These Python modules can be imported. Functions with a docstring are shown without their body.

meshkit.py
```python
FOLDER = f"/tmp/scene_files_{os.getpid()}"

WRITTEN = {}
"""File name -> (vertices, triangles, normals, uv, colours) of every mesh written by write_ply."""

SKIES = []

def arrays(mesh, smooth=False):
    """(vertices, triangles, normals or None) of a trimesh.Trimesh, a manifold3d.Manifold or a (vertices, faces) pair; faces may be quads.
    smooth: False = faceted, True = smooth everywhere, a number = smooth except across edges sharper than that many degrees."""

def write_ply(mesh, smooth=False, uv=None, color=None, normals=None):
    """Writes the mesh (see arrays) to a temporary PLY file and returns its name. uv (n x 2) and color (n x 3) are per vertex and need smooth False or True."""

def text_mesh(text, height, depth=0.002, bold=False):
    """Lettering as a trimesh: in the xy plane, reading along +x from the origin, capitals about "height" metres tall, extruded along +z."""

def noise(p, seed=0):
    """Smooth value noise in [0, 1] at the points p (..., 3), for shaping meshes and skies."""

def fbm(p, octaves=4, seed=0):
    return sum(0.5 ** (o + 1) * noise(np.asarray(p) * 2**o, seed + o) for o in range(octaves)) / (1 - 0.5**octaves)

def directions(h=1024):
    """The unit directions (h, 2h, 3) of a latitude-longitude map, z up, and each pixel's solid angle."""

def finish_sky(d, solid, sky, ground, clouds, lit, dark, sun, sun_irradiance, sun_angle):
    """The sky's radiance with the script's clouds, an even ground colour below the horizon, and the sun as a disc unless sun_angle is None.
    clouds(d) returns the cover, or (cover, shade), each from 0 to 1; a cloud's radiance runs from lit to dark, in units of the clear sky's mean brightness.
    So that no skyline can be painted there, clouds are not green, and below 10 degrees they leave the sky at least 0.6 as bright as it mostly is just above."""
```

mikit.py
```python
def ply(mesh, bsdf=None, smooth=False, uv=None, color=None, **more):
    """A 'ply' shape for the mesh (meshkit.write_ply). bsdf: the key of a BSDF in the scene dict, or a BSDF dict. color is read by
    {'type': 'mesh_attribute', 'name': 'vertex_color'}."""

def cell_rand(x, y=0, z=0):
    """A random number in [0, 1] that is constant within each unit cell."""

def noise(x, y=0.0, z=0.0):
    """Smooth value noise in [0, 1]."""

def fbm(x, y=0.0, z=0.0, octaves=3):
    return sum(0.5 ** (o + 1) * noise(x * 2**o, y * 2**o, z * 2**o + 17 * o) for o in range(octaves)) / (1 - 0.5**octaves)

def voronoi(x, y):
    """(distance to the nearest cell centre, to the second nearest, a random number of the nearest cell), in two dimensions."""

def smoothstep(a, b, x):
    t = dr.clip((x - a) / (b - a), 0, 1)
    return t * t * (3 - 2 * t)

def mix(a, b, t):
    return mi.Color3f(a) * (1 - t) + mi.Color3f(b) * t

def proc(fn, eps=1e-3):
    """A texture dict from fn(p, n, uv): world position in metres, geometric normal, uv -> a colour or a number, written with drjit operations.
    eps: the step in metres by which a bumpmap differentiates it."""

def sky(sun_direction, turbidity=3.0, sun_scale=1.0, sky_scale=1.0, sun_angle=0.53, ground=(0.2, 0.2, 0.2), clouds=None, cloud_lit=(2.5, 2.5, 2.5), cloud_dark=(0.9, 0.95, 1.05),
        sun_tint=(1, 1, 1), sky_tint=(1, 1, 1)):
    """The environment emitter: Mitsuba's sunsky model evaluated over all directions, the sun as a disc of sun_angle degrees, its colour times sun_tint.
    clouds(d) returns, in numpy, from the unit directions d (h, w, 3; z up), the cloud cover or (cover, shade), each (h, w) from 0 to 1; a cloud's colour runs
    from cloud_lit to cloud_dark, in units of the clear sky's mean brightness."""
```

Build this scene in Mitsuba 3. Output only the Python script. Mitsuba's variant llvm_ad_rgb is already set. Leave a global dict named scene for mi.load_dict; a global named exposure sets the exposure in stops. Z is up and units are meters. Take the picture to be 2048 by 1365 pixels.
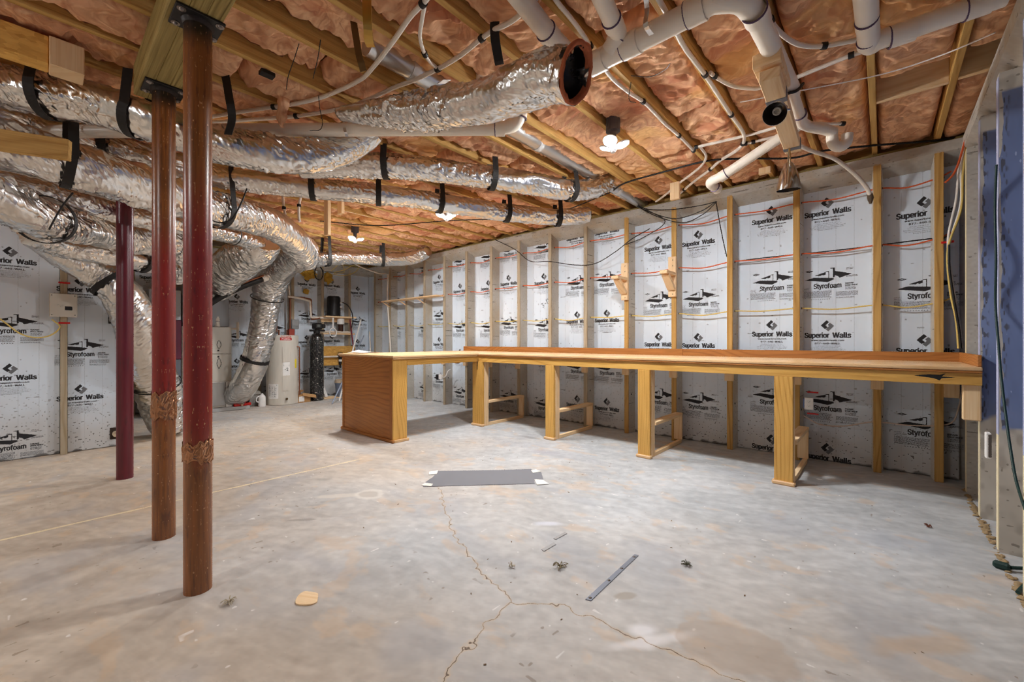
import math, random
import numpy as np, trimesh
import drjit as dr
import mitsuba as mi
import mikit, meshkit
from mikit import noise, fbm, smoothstep, mix, voronoi
from shapely.geometry import Polygon
from shapely.ops import unary_union

random.seed(7)
RNG = np.random.default_rng(7)
T = mi.ScalarTransform4f
scene, labels = {}, {}

# ------------------------------------------------------------------ camera, exposure, lamps' strength
W_, H_ = 2048, 1365
FOC, CX, CY, YAW, HCAM = 838.7, 1024.0, 683.0, math.atan(742 / 838.7), 1.19
FWD = np.array([-math.sin(YAW), math.cos(YAW), 0.0])
RGT = np.array([math.cos(YAW), math.sin(YAW), 0.0])
UPV = np.array([0, 0, 1.0])
EYE = np.array([0, 0, HCAM])
scene['camera'] = {'type': 'perspective', 'fov': math.degrees(2 * math.atan(W_ / 2 / FOC)), 'fov_axis': 'x', 'near_clip': 0.05, 'far_clip': 100.0,
                   'to_world': T().look_at(origin=EYE.tolist(), target=(EYE + FWD).tolist(), up=[0, 0, 1])}
exposure = 1.58
LAMP = (282.0, 288.0, 292.0)          # radiance of the light-emitting panels of the lamps
FILL_LAMPS = True


def ray(x, y):
    return FWD + RGT * (x - CX) / FOC + UPV * (CY - y) / FOC


def at_depth(x, y, d):
    return EYE + ray(x, y) * d


def at_x(x, y, X):
    d = ray(x, y)
    return EYE + d * (X / d[0])


def at_y(x, y, Y):
    d = ray(x, y)
    return EYE + d * (Y / d[1])


def at_z(x, y, Z):
    d = ray(x, y)
    return EYE + d * ((Z - HCAM) / d[2])


# ------------------------------------------------------------------ naming and adding
USED = {}


def key_for(name, parent=None):
    base = f'{parent}__{name}' if parent else name
    n = USED.get(base, 0)
    USED[base] = n + 1
    return base if n == 0 else f'{base}_{n:03d}'


def tag(key, label=None, cat=None, group=None, kind=None):
    d = labels.setdefault(key, {})
    for k, v in (('label', label), ('category', cat), ('group', group), ('kind', kind)):
        if v:
            d[k] = v
    return key


def thing(name, label, cat, group=None):
    return tag(key_for(name), label, cat, group)


def obj(name, mesh, m, parent=None, smooth=False, uv=None, color=None, label=None, **kw):
    k = key_for(name, parent)
    scene[k] = mikit.ply(mesh, m, smooth=smooth, uv=uv, color=color, **kw)
    if label:
        tag(k, label)
    return k


def solo(name, mesh, m, label, cat, group=None, smooth=False, **kw):
    k = obj(name, mesh, m, None, smooth, **kw)
    return tag(k, label, cat, group)


def struct(name, mesh, m, parent=None, **kw):
    k = obj(name, mesh, m, parent, **kw)
    if not parent:
        tag(k, kind='structure')
    return k


# ------------------------------------------------------------------ colours and materials
def lin(r, g, b):
    return tuple(float(((c / 255 + 0.055) / 1.055) ** 2.4 if c / 255 > 0.04045 else c / 255 / 12.92) for c in (r, g, b))


PAINTS = {}


def paint(r, g, b, rough=0.6, metal=0.0, spec=0.4):
    k = f'paint_{r}_{g}_{b}_{int(rough * 100)}_{int(metal * 100)}'
    if k not in scene:
        scene[k] = {'type': 'twosided', 'bsdf': {'type': 'principled', 'base_color': {'type': 'rgb', 'value': lin(r, g, b)}, 'roughness': float(rough), 'metallic': float(metal), 'specular': float(spec)}}
    return k


def proc_mat(key, fn, rough=0.8, metal=0.0, spec=0.3, bump=None, bump_scale=1.0, eps=2e-3):
    b = {'type': 'principled', 'base_color': mikit.proc(fn), 'roughness': float(rough), 'metallic': float(metal), 'specular': float(spec)}
    if bump is not None:
        b = {'type': 'bumpmap', 'arbitrary': {**mikit.proc(bump, eps)}, 'scale': float(bump_scale), 'bsdf': b}
    scene[key] = {'type': 'twosided', 'bsdf': b}
    return key


def wood_mat(key, light, dark, rough=0.55, ring=22.0, spec=0.3, warp=2.6):
    lt, dk = mi.Color3f(*lin(*light)), mi.Color3f(*lin(*dark))

    def fn(p, n, uv):
        u, v = uv.x, uv.y
        w = noise(u * 1.1, v * 5.0) * warp + noise(u * 3.0 + 7, v * 14.0) * 0.8
        r = dr.abs(dr.sin((v * ring + w) * 3.1416))
        fine = noise(u * 6.0, v * 240.0)
        t = smoothstep(0.2, 1.0, 1 - r) * (0.18 + 0.32 * noise(u * 0.8 + 3, v * 6.0)) + fine * 0.38 + noise(u * 0.7, v * 2.0) * 0.3
        return mix(lt, dk, dr.clip(t, 0, 1))
    return proc_mat(key, fn, rough, spec=spec)


OAK = wood_mat('oak_yellow', (216, 170, 92), (174, 122, 50), 0.42, 44, 0.4, 5.0)
OAKB = wood_mat('oak_brown', (184, 122, 62), (146, 88, 38), 0.45, 52, 0.4, 7.0)
JOIST = wood_mat('joist_wood', (204, 166, 100), (158, 114, 54), 0.75, 24)
PINE = wood_mat('pale_pine', (236, 208, 168), (212, 174, 126), 0.7, 18)
TREAT = wood_mat('treated_wood', (172, 152, 96), (96, 78, 36), 0.75, 30)
NAILER = wood_mat('weathered_strip', (184, 172, 150), (150, 130, 100), 0.85, 26)


def f_concrete(p, n, uv):
    a = fbm(p.x * 3, p.y * 3, p.z * 3, 4)
    b = noise(p.x * 60, p.y * 60, p.z * 60)
    crack = smoothstep(0.80, 0.86, noise(p.x * 2 + 3, p.y * 2, p.z * 52)) * smoothstep(0.45, 0.65, noise(p.x * 7, p.y * 14, p.z * 3 + 5))
    pit = smoothstep(0.86, 0.92, noise(p.x * 45 + 9, p.y * 45, p.z * 45))
    c = mix(lin(152, 146, 136), lin(196, 192, 184), a * 0.75 + b * 0.25)
    c = mix(c, mi.Color3f(*lin(168, 146, 112)), smoothstep(0.5, 0.75, fbm(p.x * 5 + 40, p.y * 5, p.z * 1.5)) * 0.45)
    return mix(c, mi.Color3f(*lin(84, 76, 66)), dr.maximum(crack * 0.65, pit * 0.5))


CONC = proc_mat('concrete', f_concrete, 0.9, spec=0.2)


def f_blue_concrete(p, n, uv):
    a = fbm(p.x * 3, p.y * 3, p.z * 3, 4)
    c = mix(lin(150, 142, 132), lin(196, 190, 180), a)
    c = mix(c, mi.Color3f(*lin(112, 104, 94)), smoothstep(0.5, 0.75, noise(p.x * 30, p.y * 30, p.z * 14)) * 0.4)
    pit = smoothstep(0.84, 0.9, noise(p.x * 50 + 9, p.y * 50, p.z * 50))
    c = mix(c, mi.Color3f(*lin(90, 82, 72)), pit * 0.6)
    edge = p.z + (fbm(p.x * 9, p.y * 9, p.z * 6, 3) - 0.5) * 0.22
    blue = smoothstep(0.66, 0.69, edge) * (1 - smoothstep(2.58, 2.6, p.z))
    wv = p.x + (fbm(p.z * 6, p.y * 3, 2.0, 4) - 0.5) * 0.035
    blue = blue * smoothstep(0.497, 0.500, wv)
    bl = mix(lin(92, 106, 144), lin(122, 136, 170), fbm(p.x * 4, p.y * 4, p.z * 2.2))
    rag = smoothstep(0.55, 0.72, noise(p.x * 120, p.y * 20, p.z * 26)) * (1 - smoothstep(0.512, 0.53, p.x + (noise(p.z * 9, 4.0, 1.0) - 0.5) * 0.02))
    bl = mix(bl, mi.Color3f(*lin(70, 66, 66)), rag * 0.8)
    bl = mix(bl, mi.Color3f(*lin(176, 188, 214)), smoothstep(0.9, 0.94, noise(p.x * 60, p.y * 40, p.z * 22 + 9)) * 0.6)
    return mix(c, bl, blue)


BLUECONC = proc_mat('blue_concrete', f_blue_concrete, 0.75, spec=0.3)


def f_foam(p, n, uv):
    # uv.x: metres across the panel, uv.y: a number of the panel
    base = mix(lin(208, 221, 234), lin(224, 233, 242), fbm(p.x * 2 + uv.y, p.y * 2, p.z * 1.3))
    line = mi.Float(0)
    for x0 in (0.13, 0.27, 0.41):
        line = dr.maximum(line, 1 - smoothstep(0.0, 0.0022, dr.abs(uv.x - x0)))
    c = mix(base, mi.Color3f(*lin(150, 158, 166)), line * 0.7)
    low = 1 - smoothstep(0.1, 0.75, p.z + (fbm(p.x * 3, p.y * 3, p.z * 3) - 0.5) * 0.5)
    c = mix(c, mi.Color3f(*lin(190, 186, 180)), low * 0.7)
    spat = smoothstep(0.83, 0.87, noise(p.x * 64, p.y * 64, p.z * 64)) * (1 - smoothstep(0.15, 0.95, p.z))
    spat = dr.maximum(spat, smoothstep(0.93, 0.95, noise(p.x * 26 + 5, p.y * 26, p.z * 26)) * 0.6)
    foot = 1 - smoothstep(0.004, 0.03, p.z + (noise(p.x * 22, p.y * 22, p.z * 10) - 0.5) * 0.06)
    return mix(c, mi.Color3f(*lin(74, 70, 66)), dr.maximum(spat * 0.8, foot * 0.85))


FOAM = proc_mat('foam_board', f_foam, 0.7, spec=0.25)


def f_batt(p, n, uv):
    wx = p.x + (fbm(p.x * 4, p.y * 4, 1.0) - 0.5) * 0.5
    wy = p.y + (fbm(p.x * 4 + 20, p.y * 4, 3.0) - 0.5) * 0.5
    a = fbm(wx * 3.2, wy * 3.2, p.z * 3, 4)
    s = fbm(wx * 16 + wy * 9, wy * 44 - wx * 15, p.z * 12, 4)
    s2 = 1 - dr.abs(fbm(wx * 7 + 3, wy * 15 + wx * 5, p.z * 6, 4) - 0.5) * 7
    c = mix(lin(200, 142, 104), lin(246, 208, 168), dr.clip(a * 0.5 + s * 0.85 - 0.17, 0, 1))
    c = mix(c, mi.Color3f(*lin(160, 94, 64)), dr.clip(s2, 0, 1) * 0.5)
    c = mix(c, mi.Color3f(*lin(178, 100, 72)), smoothstep(0.56, 0.74, fbm(wx * 2.2 + 11, wy * 5.5, 7.0, 4)) * 0.6)
    c = mix(c, mi.Color3f(*lin(230, 178, 104)), smoothstep(0.55, 0.75, fbm(wx * 1.3 + 31, wy * 1.7, 2.0)) * 0.5)
    return c


BATT = proc_mat('mineral_batt', f_batt, 0.95, spec=0.1)


def f2(px, py):
    q = at_z(px, py, 0.0)
    return float(q[0]), float(q[1])


CRACKS = [[(878, 975), (905, 1060), (915, 1080), (945, 1120), (985, 1165), (1030, 1205)], [(1030, 1205), (1120, 1215), (1200, 1240), (1240, 1265), (1310, 1290), (1430, 1340), (1560, 1400)], [(1030, 1205), (985, 1235), (940, 1290), (885, 1370)]]
CRACKS = [[f2(*q) for q in c] for c in CRACKS]
LINE_A, LINE_B = f2(-40, 1091), f2(722, 919)
# stains: px, py, rx, ry (metres), angle, colour, strength, softness
STAINS = [(1300, 1283, 0.26, 0.045, 0.95, (226, 222, 220), 0.7, 0.7), (1285, 1262, 0.10, 0.06, 0.9, (230, 228, 228), 0.7, 0.7), (1468, 1290, 0.25, 0.17, 0.3, (168, 148, 128), 0.45, 0.15),
          (690, 992, 0.26, 0.05, 0.9, (198, 190, 178), 0.6, 0.35), (738, 990, 0.15, 0.11, 0.4, (206, 200, 190), 0.55, 0.25), (736, 990, 0.10, 0.07, 0.4, (166, 158, 148), 0.6, 0.3), (605, 1041, 0.10, 0.02, 0.8, (128, 120, 112), 0.5, 0.4),
          (645, 960, 0.12, 0.05, 0.7, (138, 134, 126), 0.5, 0.8), (1060, 876, 0.22, 0.06, 0.1, (132, 132, 132), 0.6, 0.8), (1085, 905, 0.3, 0.12, 0.3, (150, 148, 158), 0.4, 0.9), (1850, 1290, 0.07, 0.3, -0.72, (184, 150, 108), 0.4, 0.7),
          (1250, 1193, 0.06, 0.03, 0.9, (150, 138, 122), 0.6, 0.5), (640, 1130, 0.5, 0.1, 0.2, (150, 150, 156), 0.3, 0.9), (330, 1090, 0.5, 0.3, 0.4, (146, 152, 160), 0.35, 0.9), (1098, 1048, 0.12, 0.05, 0.6, (206, 208, 218), 0.6, 0.7),
          (1640, 960, 0.03, 0.02, 0.0, (236, 236, 236), 0.8, 0.3), (1790, 1085, 0.5, 0.25, 0.5, (150, 156, 166), 0.35, 0.9)]
STAINS = [(*f2(s[0], s[1]), *s[2:]) for s in STAINS]


def seg_dist(x, y, a, b):
    ax, ay, bx, by = a[0], a[1], b[0], b[1]
    dx, dy = bx - ax, by - ay
    t = dr.clip(((x - ax) * dx + (y - ay) * dy) / (dx * dx + dy * dy), 0, 1)
    return dr.sqrt(dr.square(x - ax - t * dx) + dr.square(y - ay - t * dy))


def f_floor(p, n, uv):
    x, y = p.x, p.y
    wx = x + (fbm(x * 1.5, y * 1.5, 2.0) - 0.5) * 0.3
    wy = y + (fbm(x * 1.5 + 9, y * 1.5, 5.0) - 0.5) * 0.3
    a = fbm(wx * 1.6, wy * 1.6, 0.0, 5)
    # swirled trowel streaks
    st = fbm(wx * 9 + wy * 4, wy * 24 - wx * 11, 1.0, 4)
    gray = mix(lin(140, 143, 144), lin(199, 201, 202), dr.clip(a * 0.55 + st * 0.42 + fbm(x * 22, y * 22, 5.0, 3) * 0.34 - 0.13, 0, 1))
    tan = mix(lin(150, 128, 104), lin(206, 187, 162), dr.clip(a * 0.5 + st * 0.4 + fbm(x * 22, y * 22, 5.0, 3) * 0.25 - 0.08, 0, 1))
    # clay-stained area on the near and left parts of the slab
    tz = smoothstep(-0.35, 0.5, fbm(x * 0.7 + 4, y * 0.7, 0.0) - 0.5 + 0.42 * (1.75 - y - 0.12 * x) * 0.45 + 0.02)
    c = mix(gray, tan, tz * 0.75)
    rust = smoothstep(0.60, 0.76, fbm(wx * 6 + 20, wy * 9, 4.0, 5))
    c = mix(c, mi.Color3f(*lin(204, 168, 126)), rust * 0.26)
    c = mix(c, mi.Color3f(*lin(148, 152, 160)), smoothstep(0.58, 0.78, fbm(wx * 2.1 + 50, wy * 3, 8.0, 4)) * 0.3)
    speck = smoothstep(0.93, 0.96, noise(x * 34, y * 34)) * 0.5
    c = mix(c, mi.Color3f(*lin(112, 92, 72)), speck * smoothstep(0.5, 0.7, noise(x * 2.3, y * 2.3 + 8)))
    c = mix(c, mi.Color3f(*lin(235, 232, 228)), smoothstep(0.96, 0.98, noise(x * 24 + 60, y * 24)) * 0.4)
    rough_edge = (fbm(x * 9, y * 9, 3.0, 3) - 0.5) * 0.7
    for (sx, sy, rx, ry, an, col, k, soft) in STAINS:
        ca, sa = math.cos(an), math.sin(an)
        u, v = ((x - sx) * ca + (y - sy) * sa) / rx, (-(x - sx) * sa + (y - sy) * ca) / ry
        d = dr.sqrt(u * u + v * v) + rough_edge
        c = mix(c, mi.Color3f(*lin(*col)), (1 - smoothstep(1 - soft, 1.0, d)) * k)
    # dusty yellow chalk line
    d = seg_dist(x, y, LINE_A, LINE_B) + noise(x * 14, y * 14) * 0.012
    c = mix(c, mi.Color3f(*lin(222, 204, 164)), (1 - smoothstep(0.012, 0.02, d)) * 0.75)
    jx, jy = x + (fbm(x * 16, y * 16, 3.0) - 0.5) * 0.07, y + (fbm(x * 16 + 30, y * 16, 6.0) - 0.5) * 0.07
    dc = mi.Float(9.0)
    for c_ in CRACKS:
        for a_, b_ in zip(c_[:-1], c_[1:]):
            dc = dr.minimum(dc, seg_dist(jx, jy, a_, b_))
    c = mix(c, mi.Color3f(*lin(196, 168, 128)), (1 - smoothstep(0.0, 0.012, dc)) * 0.5)
    return mix(c, mi.Color3f(*lin(92, 72, 56)), (1 - smoothstep(0.0009, 0.0024, dc)) * 0.9)


FLOOR = proc_mat('slab_floor', f_floor, 0.62, spec=0.35)


def f_rust(p, n, uv):
    # uv.x: angle, uv.y: height above the floor
    z = uv.y + (fbm(uv.x * 2, uv.y * 2, p.x, 3) - 0.5) * 0.5
    red = mix(lin(100, 24, 24), lin(150, 44, 34), fbm(uv.x * 3, uv.y * 2.5, p.x))
    rust = mix(lin(78, 46, 26), lin(156, 94, 44), fbm(uv.x * 9, uv.y * 7, p.x, 4))
    c = mix(red, rust, dr.maximum(1 - smoothstep(0.55, 0.85, z), smoothstep(1.62, 2.1, z)))
    c = mix(c, mi.Color3f(*lin(34, 26, 22)), smoothstep(2.55, 2.66, uv.y))
    c = mix(c, mi.Color3f(*lin(70, 34, 30)), smoothstep(0.58, 0.75, fbm(uv.x * 5, uv.y * 14, p.x + 3, 4)) * 0.5)
    return mix(c, mi.Color3f(*lin(196, 150, 110)), smoothstep(0.9, 0.94, noise(uv.x * 14, uv.y * 55, p.x * 5)) * 0.7)


RUST = proc_mat('primer_and_rust', f_rust, 0.3, metal=0.0, spec=0.6)


def f_primer(p, n, uv):
    c = mix(lin(78, 18, 30), lin(104, 28, 42), fbm(uv.x * 3, uv.y * 3, p.x))
    return mix(c, mi.Color3f(*lin(60, 30, 30)), smoothstep(0.6, 0.8, fbm(uv.x * 8, uv.y * 8, 1.0)) * 0.4)


PRIMER = proc_mat('maroon_primer', f_primer, 0.32, spec=0.55)


def f_speckle(p, n, uv):
    a = smoothstep(0.80, 0.84, noise(p.x * 95, p.y * 95, p.z * 95))
    b = smoothstep(0.83, 0.87, noise(p.x * 55 + 7, p.y * 55, p.z * 55))
    return mix(lin(14, 14, 15), lin(214, 208, 198), dr.maximum(a, b))


SPECKLE = proc_mat('speckled_black', f_speckle, 0.25, spec=0.6)


def f_osb(p, n, uv):
    d, e, w = voronoi(uv.x * 26, uv.y * 60)
    return mix(lin(196, 142, 66), lin(232, 184, 100), w * 0.7 + noise(uv.x * 40, uv.y * 160) * 0.3)


OSB = proc_mat('strand_board', f_osb, 0.7)

scene['foil'] = {'type': 'twosided', 'bsdf': {'type': 'principled', 'base_color': {'type': 'rgb', 'value': [0.82, 0.81, 0.79]}, 'roughness': 0.22, 'metallic': 1.0, 'specular': 0.5}}
scene['galvanized'] = {'type': 'twosided', 'bsdf': {'type': 'principled', 'base_color': {'type': 'rgb', 'value': [0.62, 0.62, 0.62]}, 'roughness': 0.3, 'metallic': 1.0, 'specular': 0.5}}
scene['chrome'] = {'type': 'twosided', 'bsdf': {'type': 'principled', 'base_color': {'type': 'rgb', 'value': [0.52, 0.52, 0.53]}, 'roughness': 0.08, 'metallic': 1.0, 'specular': 0.5}}
PVC = paint(226, 216, 200, 0.38, spec=0.5)
PEX = paint(224, 216, 204, 0.35, spec=0.5)
BLACK = paint(20, 19, 19, 0.5)
STRAP = paint(30, 28, 27, 0.6)
DARK = paint(52, 52, 54, 0.85, spec=0.1)
GREYP = paint(110, 112, 116, 0.85, spec=0.1)
WHITE = paint(232, 230, 226, 0.5)
CREAM = paint(206, 200, 188, 0.4)
ORANGE = paint(214, 96, 52, 0.5)
YELLOW = paint(216, 190, 108, 0.5)
RED = paint(190, 28, 24, 0.4)
GLUE = paint(224, 214, 178, 0.8)
COPPER = paint(132, 82, 58, 0.4, 0.6)


# ------------------------------------------------------------------ mesh helpers
def rbox(sx, sy, sz, b=0.003):
    """A box with chamfered edges, centred on the origin."""
    b = min(b, sx * 0.3, sy * 0.3, sz * 0.3)
    h = np.array([sx, sy, sz]) / 2
    pts = []
    for s in np.ndindex(2, 2, 2):
        sg = np.array(s) * 2 - 1
        for k in range(3):
            q = h - b
            q[k] = h[k]
            pts.append(q * sg)
    return trimesh.convex.convex_hull(np.array(pts))


def bx(x0, x1, y0, y1, z0, z1, b=0.003):
    m = rbox(x1 - x0, y1 - y0, z1 - z0, b)
    m.apply_translation([(x0 + x1) / 2, (y0 + y1) / 2, (z0 + z1) / 2])
    return m


def frame_to(m, o, x, y, z):
    M = np.eye(4)
    M[:3, 0], M[:3, 1], M[:3, 2], M[:3, 3] = x, y, z, o
    m = m.copy()
    m.apply_transform(M)
    return m


def unit(v):
    v = np.asarray(v, float)
    return v / max(np.linalg.norm(v), 1e-12)


def beam(p0, p1, w, t, up=(0, 0, 1), b=0.003):
    """A board from p0 to p1, w wide across and t thick along up."""
    p0, p1 = np.asarray(p0, float), np.asarray(p1, float)
    z = unit(p1 - p0)
    y = unit(np.asarray(up, float) - z * np.dot(up, z))
    x = np.cross(y, z)
    m = rbox(w, t, np.linalg.norm(p1 - p0), b)
    return frame_to(m, (p0 + p1) / 2, x, y, z)


_off = [0.0]


def wuv(mesh, axis):
    """Grain coordinates: metres along the axis, metres across it; each board gets its own offset."""
    v = np.array(mesh.vertices)
    a = unit(axis)
    b = unit(np.cross(a, [0.31, 0.17, 0.93] if abs(a[2]) < 0.8 else [0.93, 0.21, 0.3]))
    c = np.cross(a, b)
    _off[0] += 3.37
    return np.stack([v @ a + _off[0] * 1.7, v @ b + 0.6 * (v @ c) + _off[0]], 1)


def board(name, mesh, axis, m=None, parent=None, **kw):
    return obj(name, mesh, m or PINE, parent, uv=wuv(mesh, axis), **kw)


def cat(*ms):
    return trimesh.util.concatenate([m for m in ms])


def spline(pts, ds=0.02):
    """Centripetal-ish Catmull-Rom through the points, resampled evenly."""
    P = np.asarray(pts, float)
    if len(P) == 2:
        n = max(2, int(np.linalg.norm(P[1] - P[0]) / ds) + 1)
        return P[0] + (P[1] - P[0]) * np.linspace(0, 1, n)[:, None]
    Q = np.vstack([2 * P[0] - P[1], P, 2 * P[-1] - P[-2]])
    out = []
    for i in range(1, len(Q) - 2):
        t = np.linspace(0, 1, 24, endpoint=False)[:, None]
        a, b, c, d = Q[i - 1], Q[i], Q[i + 1], Q[i + 2]
        out.append(0.5 * (2 * b + (c - a) * t + (2 * a - 5 * b + 4 * c - d) * t ** 2 + (3 * b - a - 3 * c + d) * t ** 3))
    out = np.vstack(out + [P[-1:]])
    s = np.concatenate([[0], np.cumsum(np.linalg.norm(np.diff(out[:, :3], axis=0), axis=1))])
    n = max(2, int(s[-1] / ds) + 1)
    g = np.linspace(0, s[-1], n)
    return np.stack([np.interp(g, s, out[:, k]) for k in range(out.shape[1])], 1)


def frames(C):
    Tn = np.gradient(C, axis=0)
    Tn /= np.linalg.norm(Tn, axis=1, keepdims=True) + 1e-12
    n0 = np.array([0, 0, 1.0]) if abs(Tn[0, 2]) < 0.9 else np.array([1.0, 0, 0])
    N = np.zeros_like(C)
    v = unit(n0 - Tn[0] * np.dot(n0, Tn[0]))
    for i in range(len(C)):
        v = unit(v - Tn[i] * np.dot(v, Tn[i]))
        N[i] = v
    return Tn, N, np.cross(Tn, N)


def tube(C, r, sides=10, caps=True):
    """A tube along the polyline C; r one number or one per point."""
    C = np.asarray(C, float)
    Tn, N, B = frames(C)
    r = np.broadcast_to(np.asarray(r, float), (len(C),))
    th = np.arange(sides) / sides * 2 * math.pi
    v = C[:, None] + r[:, None, None] * (np.cos(th)[None, :, None] * N[:, None] + np.sin(th)[None, :, None] * B[:, None])
    v = v.reshape(-1, 3)
    i, j = np.meshgrid(np.arange(len(C) - 1), np.arange(sides), indexing='ij')
    q = np.stack([i * sides + j, i * sides + (j + 1) % sides, (i + 1) * sides + (j + 1) % sides, (i + 1) * sides + j], -1).reshape(-1, 4)
    f = np.vstack([q[:, [0, 1, 2]], q[:, [0, 2, 3]]])
    if caps:
        n = len(v)
        a = np.arange(sides)
        v = np.vstack([v, v[:sides], v[-sides:]] + [C[:1], C[-1:]])
        c0, c1 = n + 2 * sides, n + 2 * sides + 1
        f = np.vstack([f, np.stack([np.full(sides, c0), n + (a + 1) % sides, n + a], 1), np.stack([np.full(sides, c1), n + sides + a, n + sides + (a + 1) % sides], 1)])
    return trimesh.Trimesh(v, f, process=False)


def cyl(p0, p1, r, sides=20):
    return tube(np.array([p0, p1], float), r, sides)


def lathe(profile, n=32):
    """Revolves (r, z) pairs about z; rings are doubled so that edges in the profile stay sharp under a smoothing angle."""
    P = np.asarray(profile, float)
    th = np.arange(n) / n * 2 * math.pi
    v = np.stack([P[:, 0:1] * np.cos(th), P[:, 0:1] * np.sin(th), np.repeat(P[:, 1:2], n, 1)], -1).reshape(-1, 3)
    i, j = np.meshgrid(np.arange(len(P) - 1), np.arange(n), indexing='ij')
    q = np.stack([i * n + j, i * n + (j + 1) % n, (i + 1) * n + (j + 1) % n, (i + 1) * n + j], -1).reshape(-1, 4)
    m = trimesh.Trimesh(v, np.vstack([q[:, [0, 1, 2]], q[:, [0, 2, 3]]]), process=False)
    return m


def turned(profile, o, axis=(0, 0, 1), n=32):
    z = unit(axis)
    x = unit(np.cross([0.2, 1, 0.1] if abs(z[1]) < 0.9 else [1, 0, 0.1], z))
    return frame_to(lathe(profile, n), o, x, np.cross(z, x), z)


def band(pts, width, across, thick=0.004, ds=0.02):
    """A flat strap along pts, its width along 'across'."""
    C = spline(pts, ds) if len(pts) > 1 else np.asarray(pts)
    Tn = np.gradient(C, axis=0)
    Tn /= np.linalg.norm(Tn, axis=1, keepdims=True) + 1e-12
    A = np.asarray(across, float) - Tn * (Tn @ np.asarray(across, float))[:, None]
    A /= np.linalg.norm(A, axis=1, keepdims=True) + 1e-12
    N = np.cross(Tn, A)
    w, t = width / 2, thick / 2
    v = np.stack([C + A * w + N * t, C - A * w + N * t, C - A * w - N * t, C + A * w - N * t], 1).reshape(-1, 3)
    i, j = np.meshgrid(np.arange(len(C) - 1), np.arange(4), indexing='ij')
    q = np.stack([i * 4 + j, i * 4 + (j + 1) % 4, (i + 1) * 4 + (j + 1) % 4, (i + 1) * 4 + j], -1).reshape(-1, 4)
    n = len(C) * 4 - 4
    q = np.vstack([q, [[3, 2, 1, 0], [n, n + 1, n + 2, n + 3]]])
    return trimesh.Trimesh(v, np.vstack([q[:, [0, 1, 2]], q[:, [0, 2, 3]]]), process=False)


def flat(mesh):
    """Only the faces of a lettering mesh that look along +z."""
    m = mesh.copy()
    m.update_faces(m.face_normals[:, 2] > 0.9)
    m.remove_unreferenced_vertices()
    return m


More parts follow.
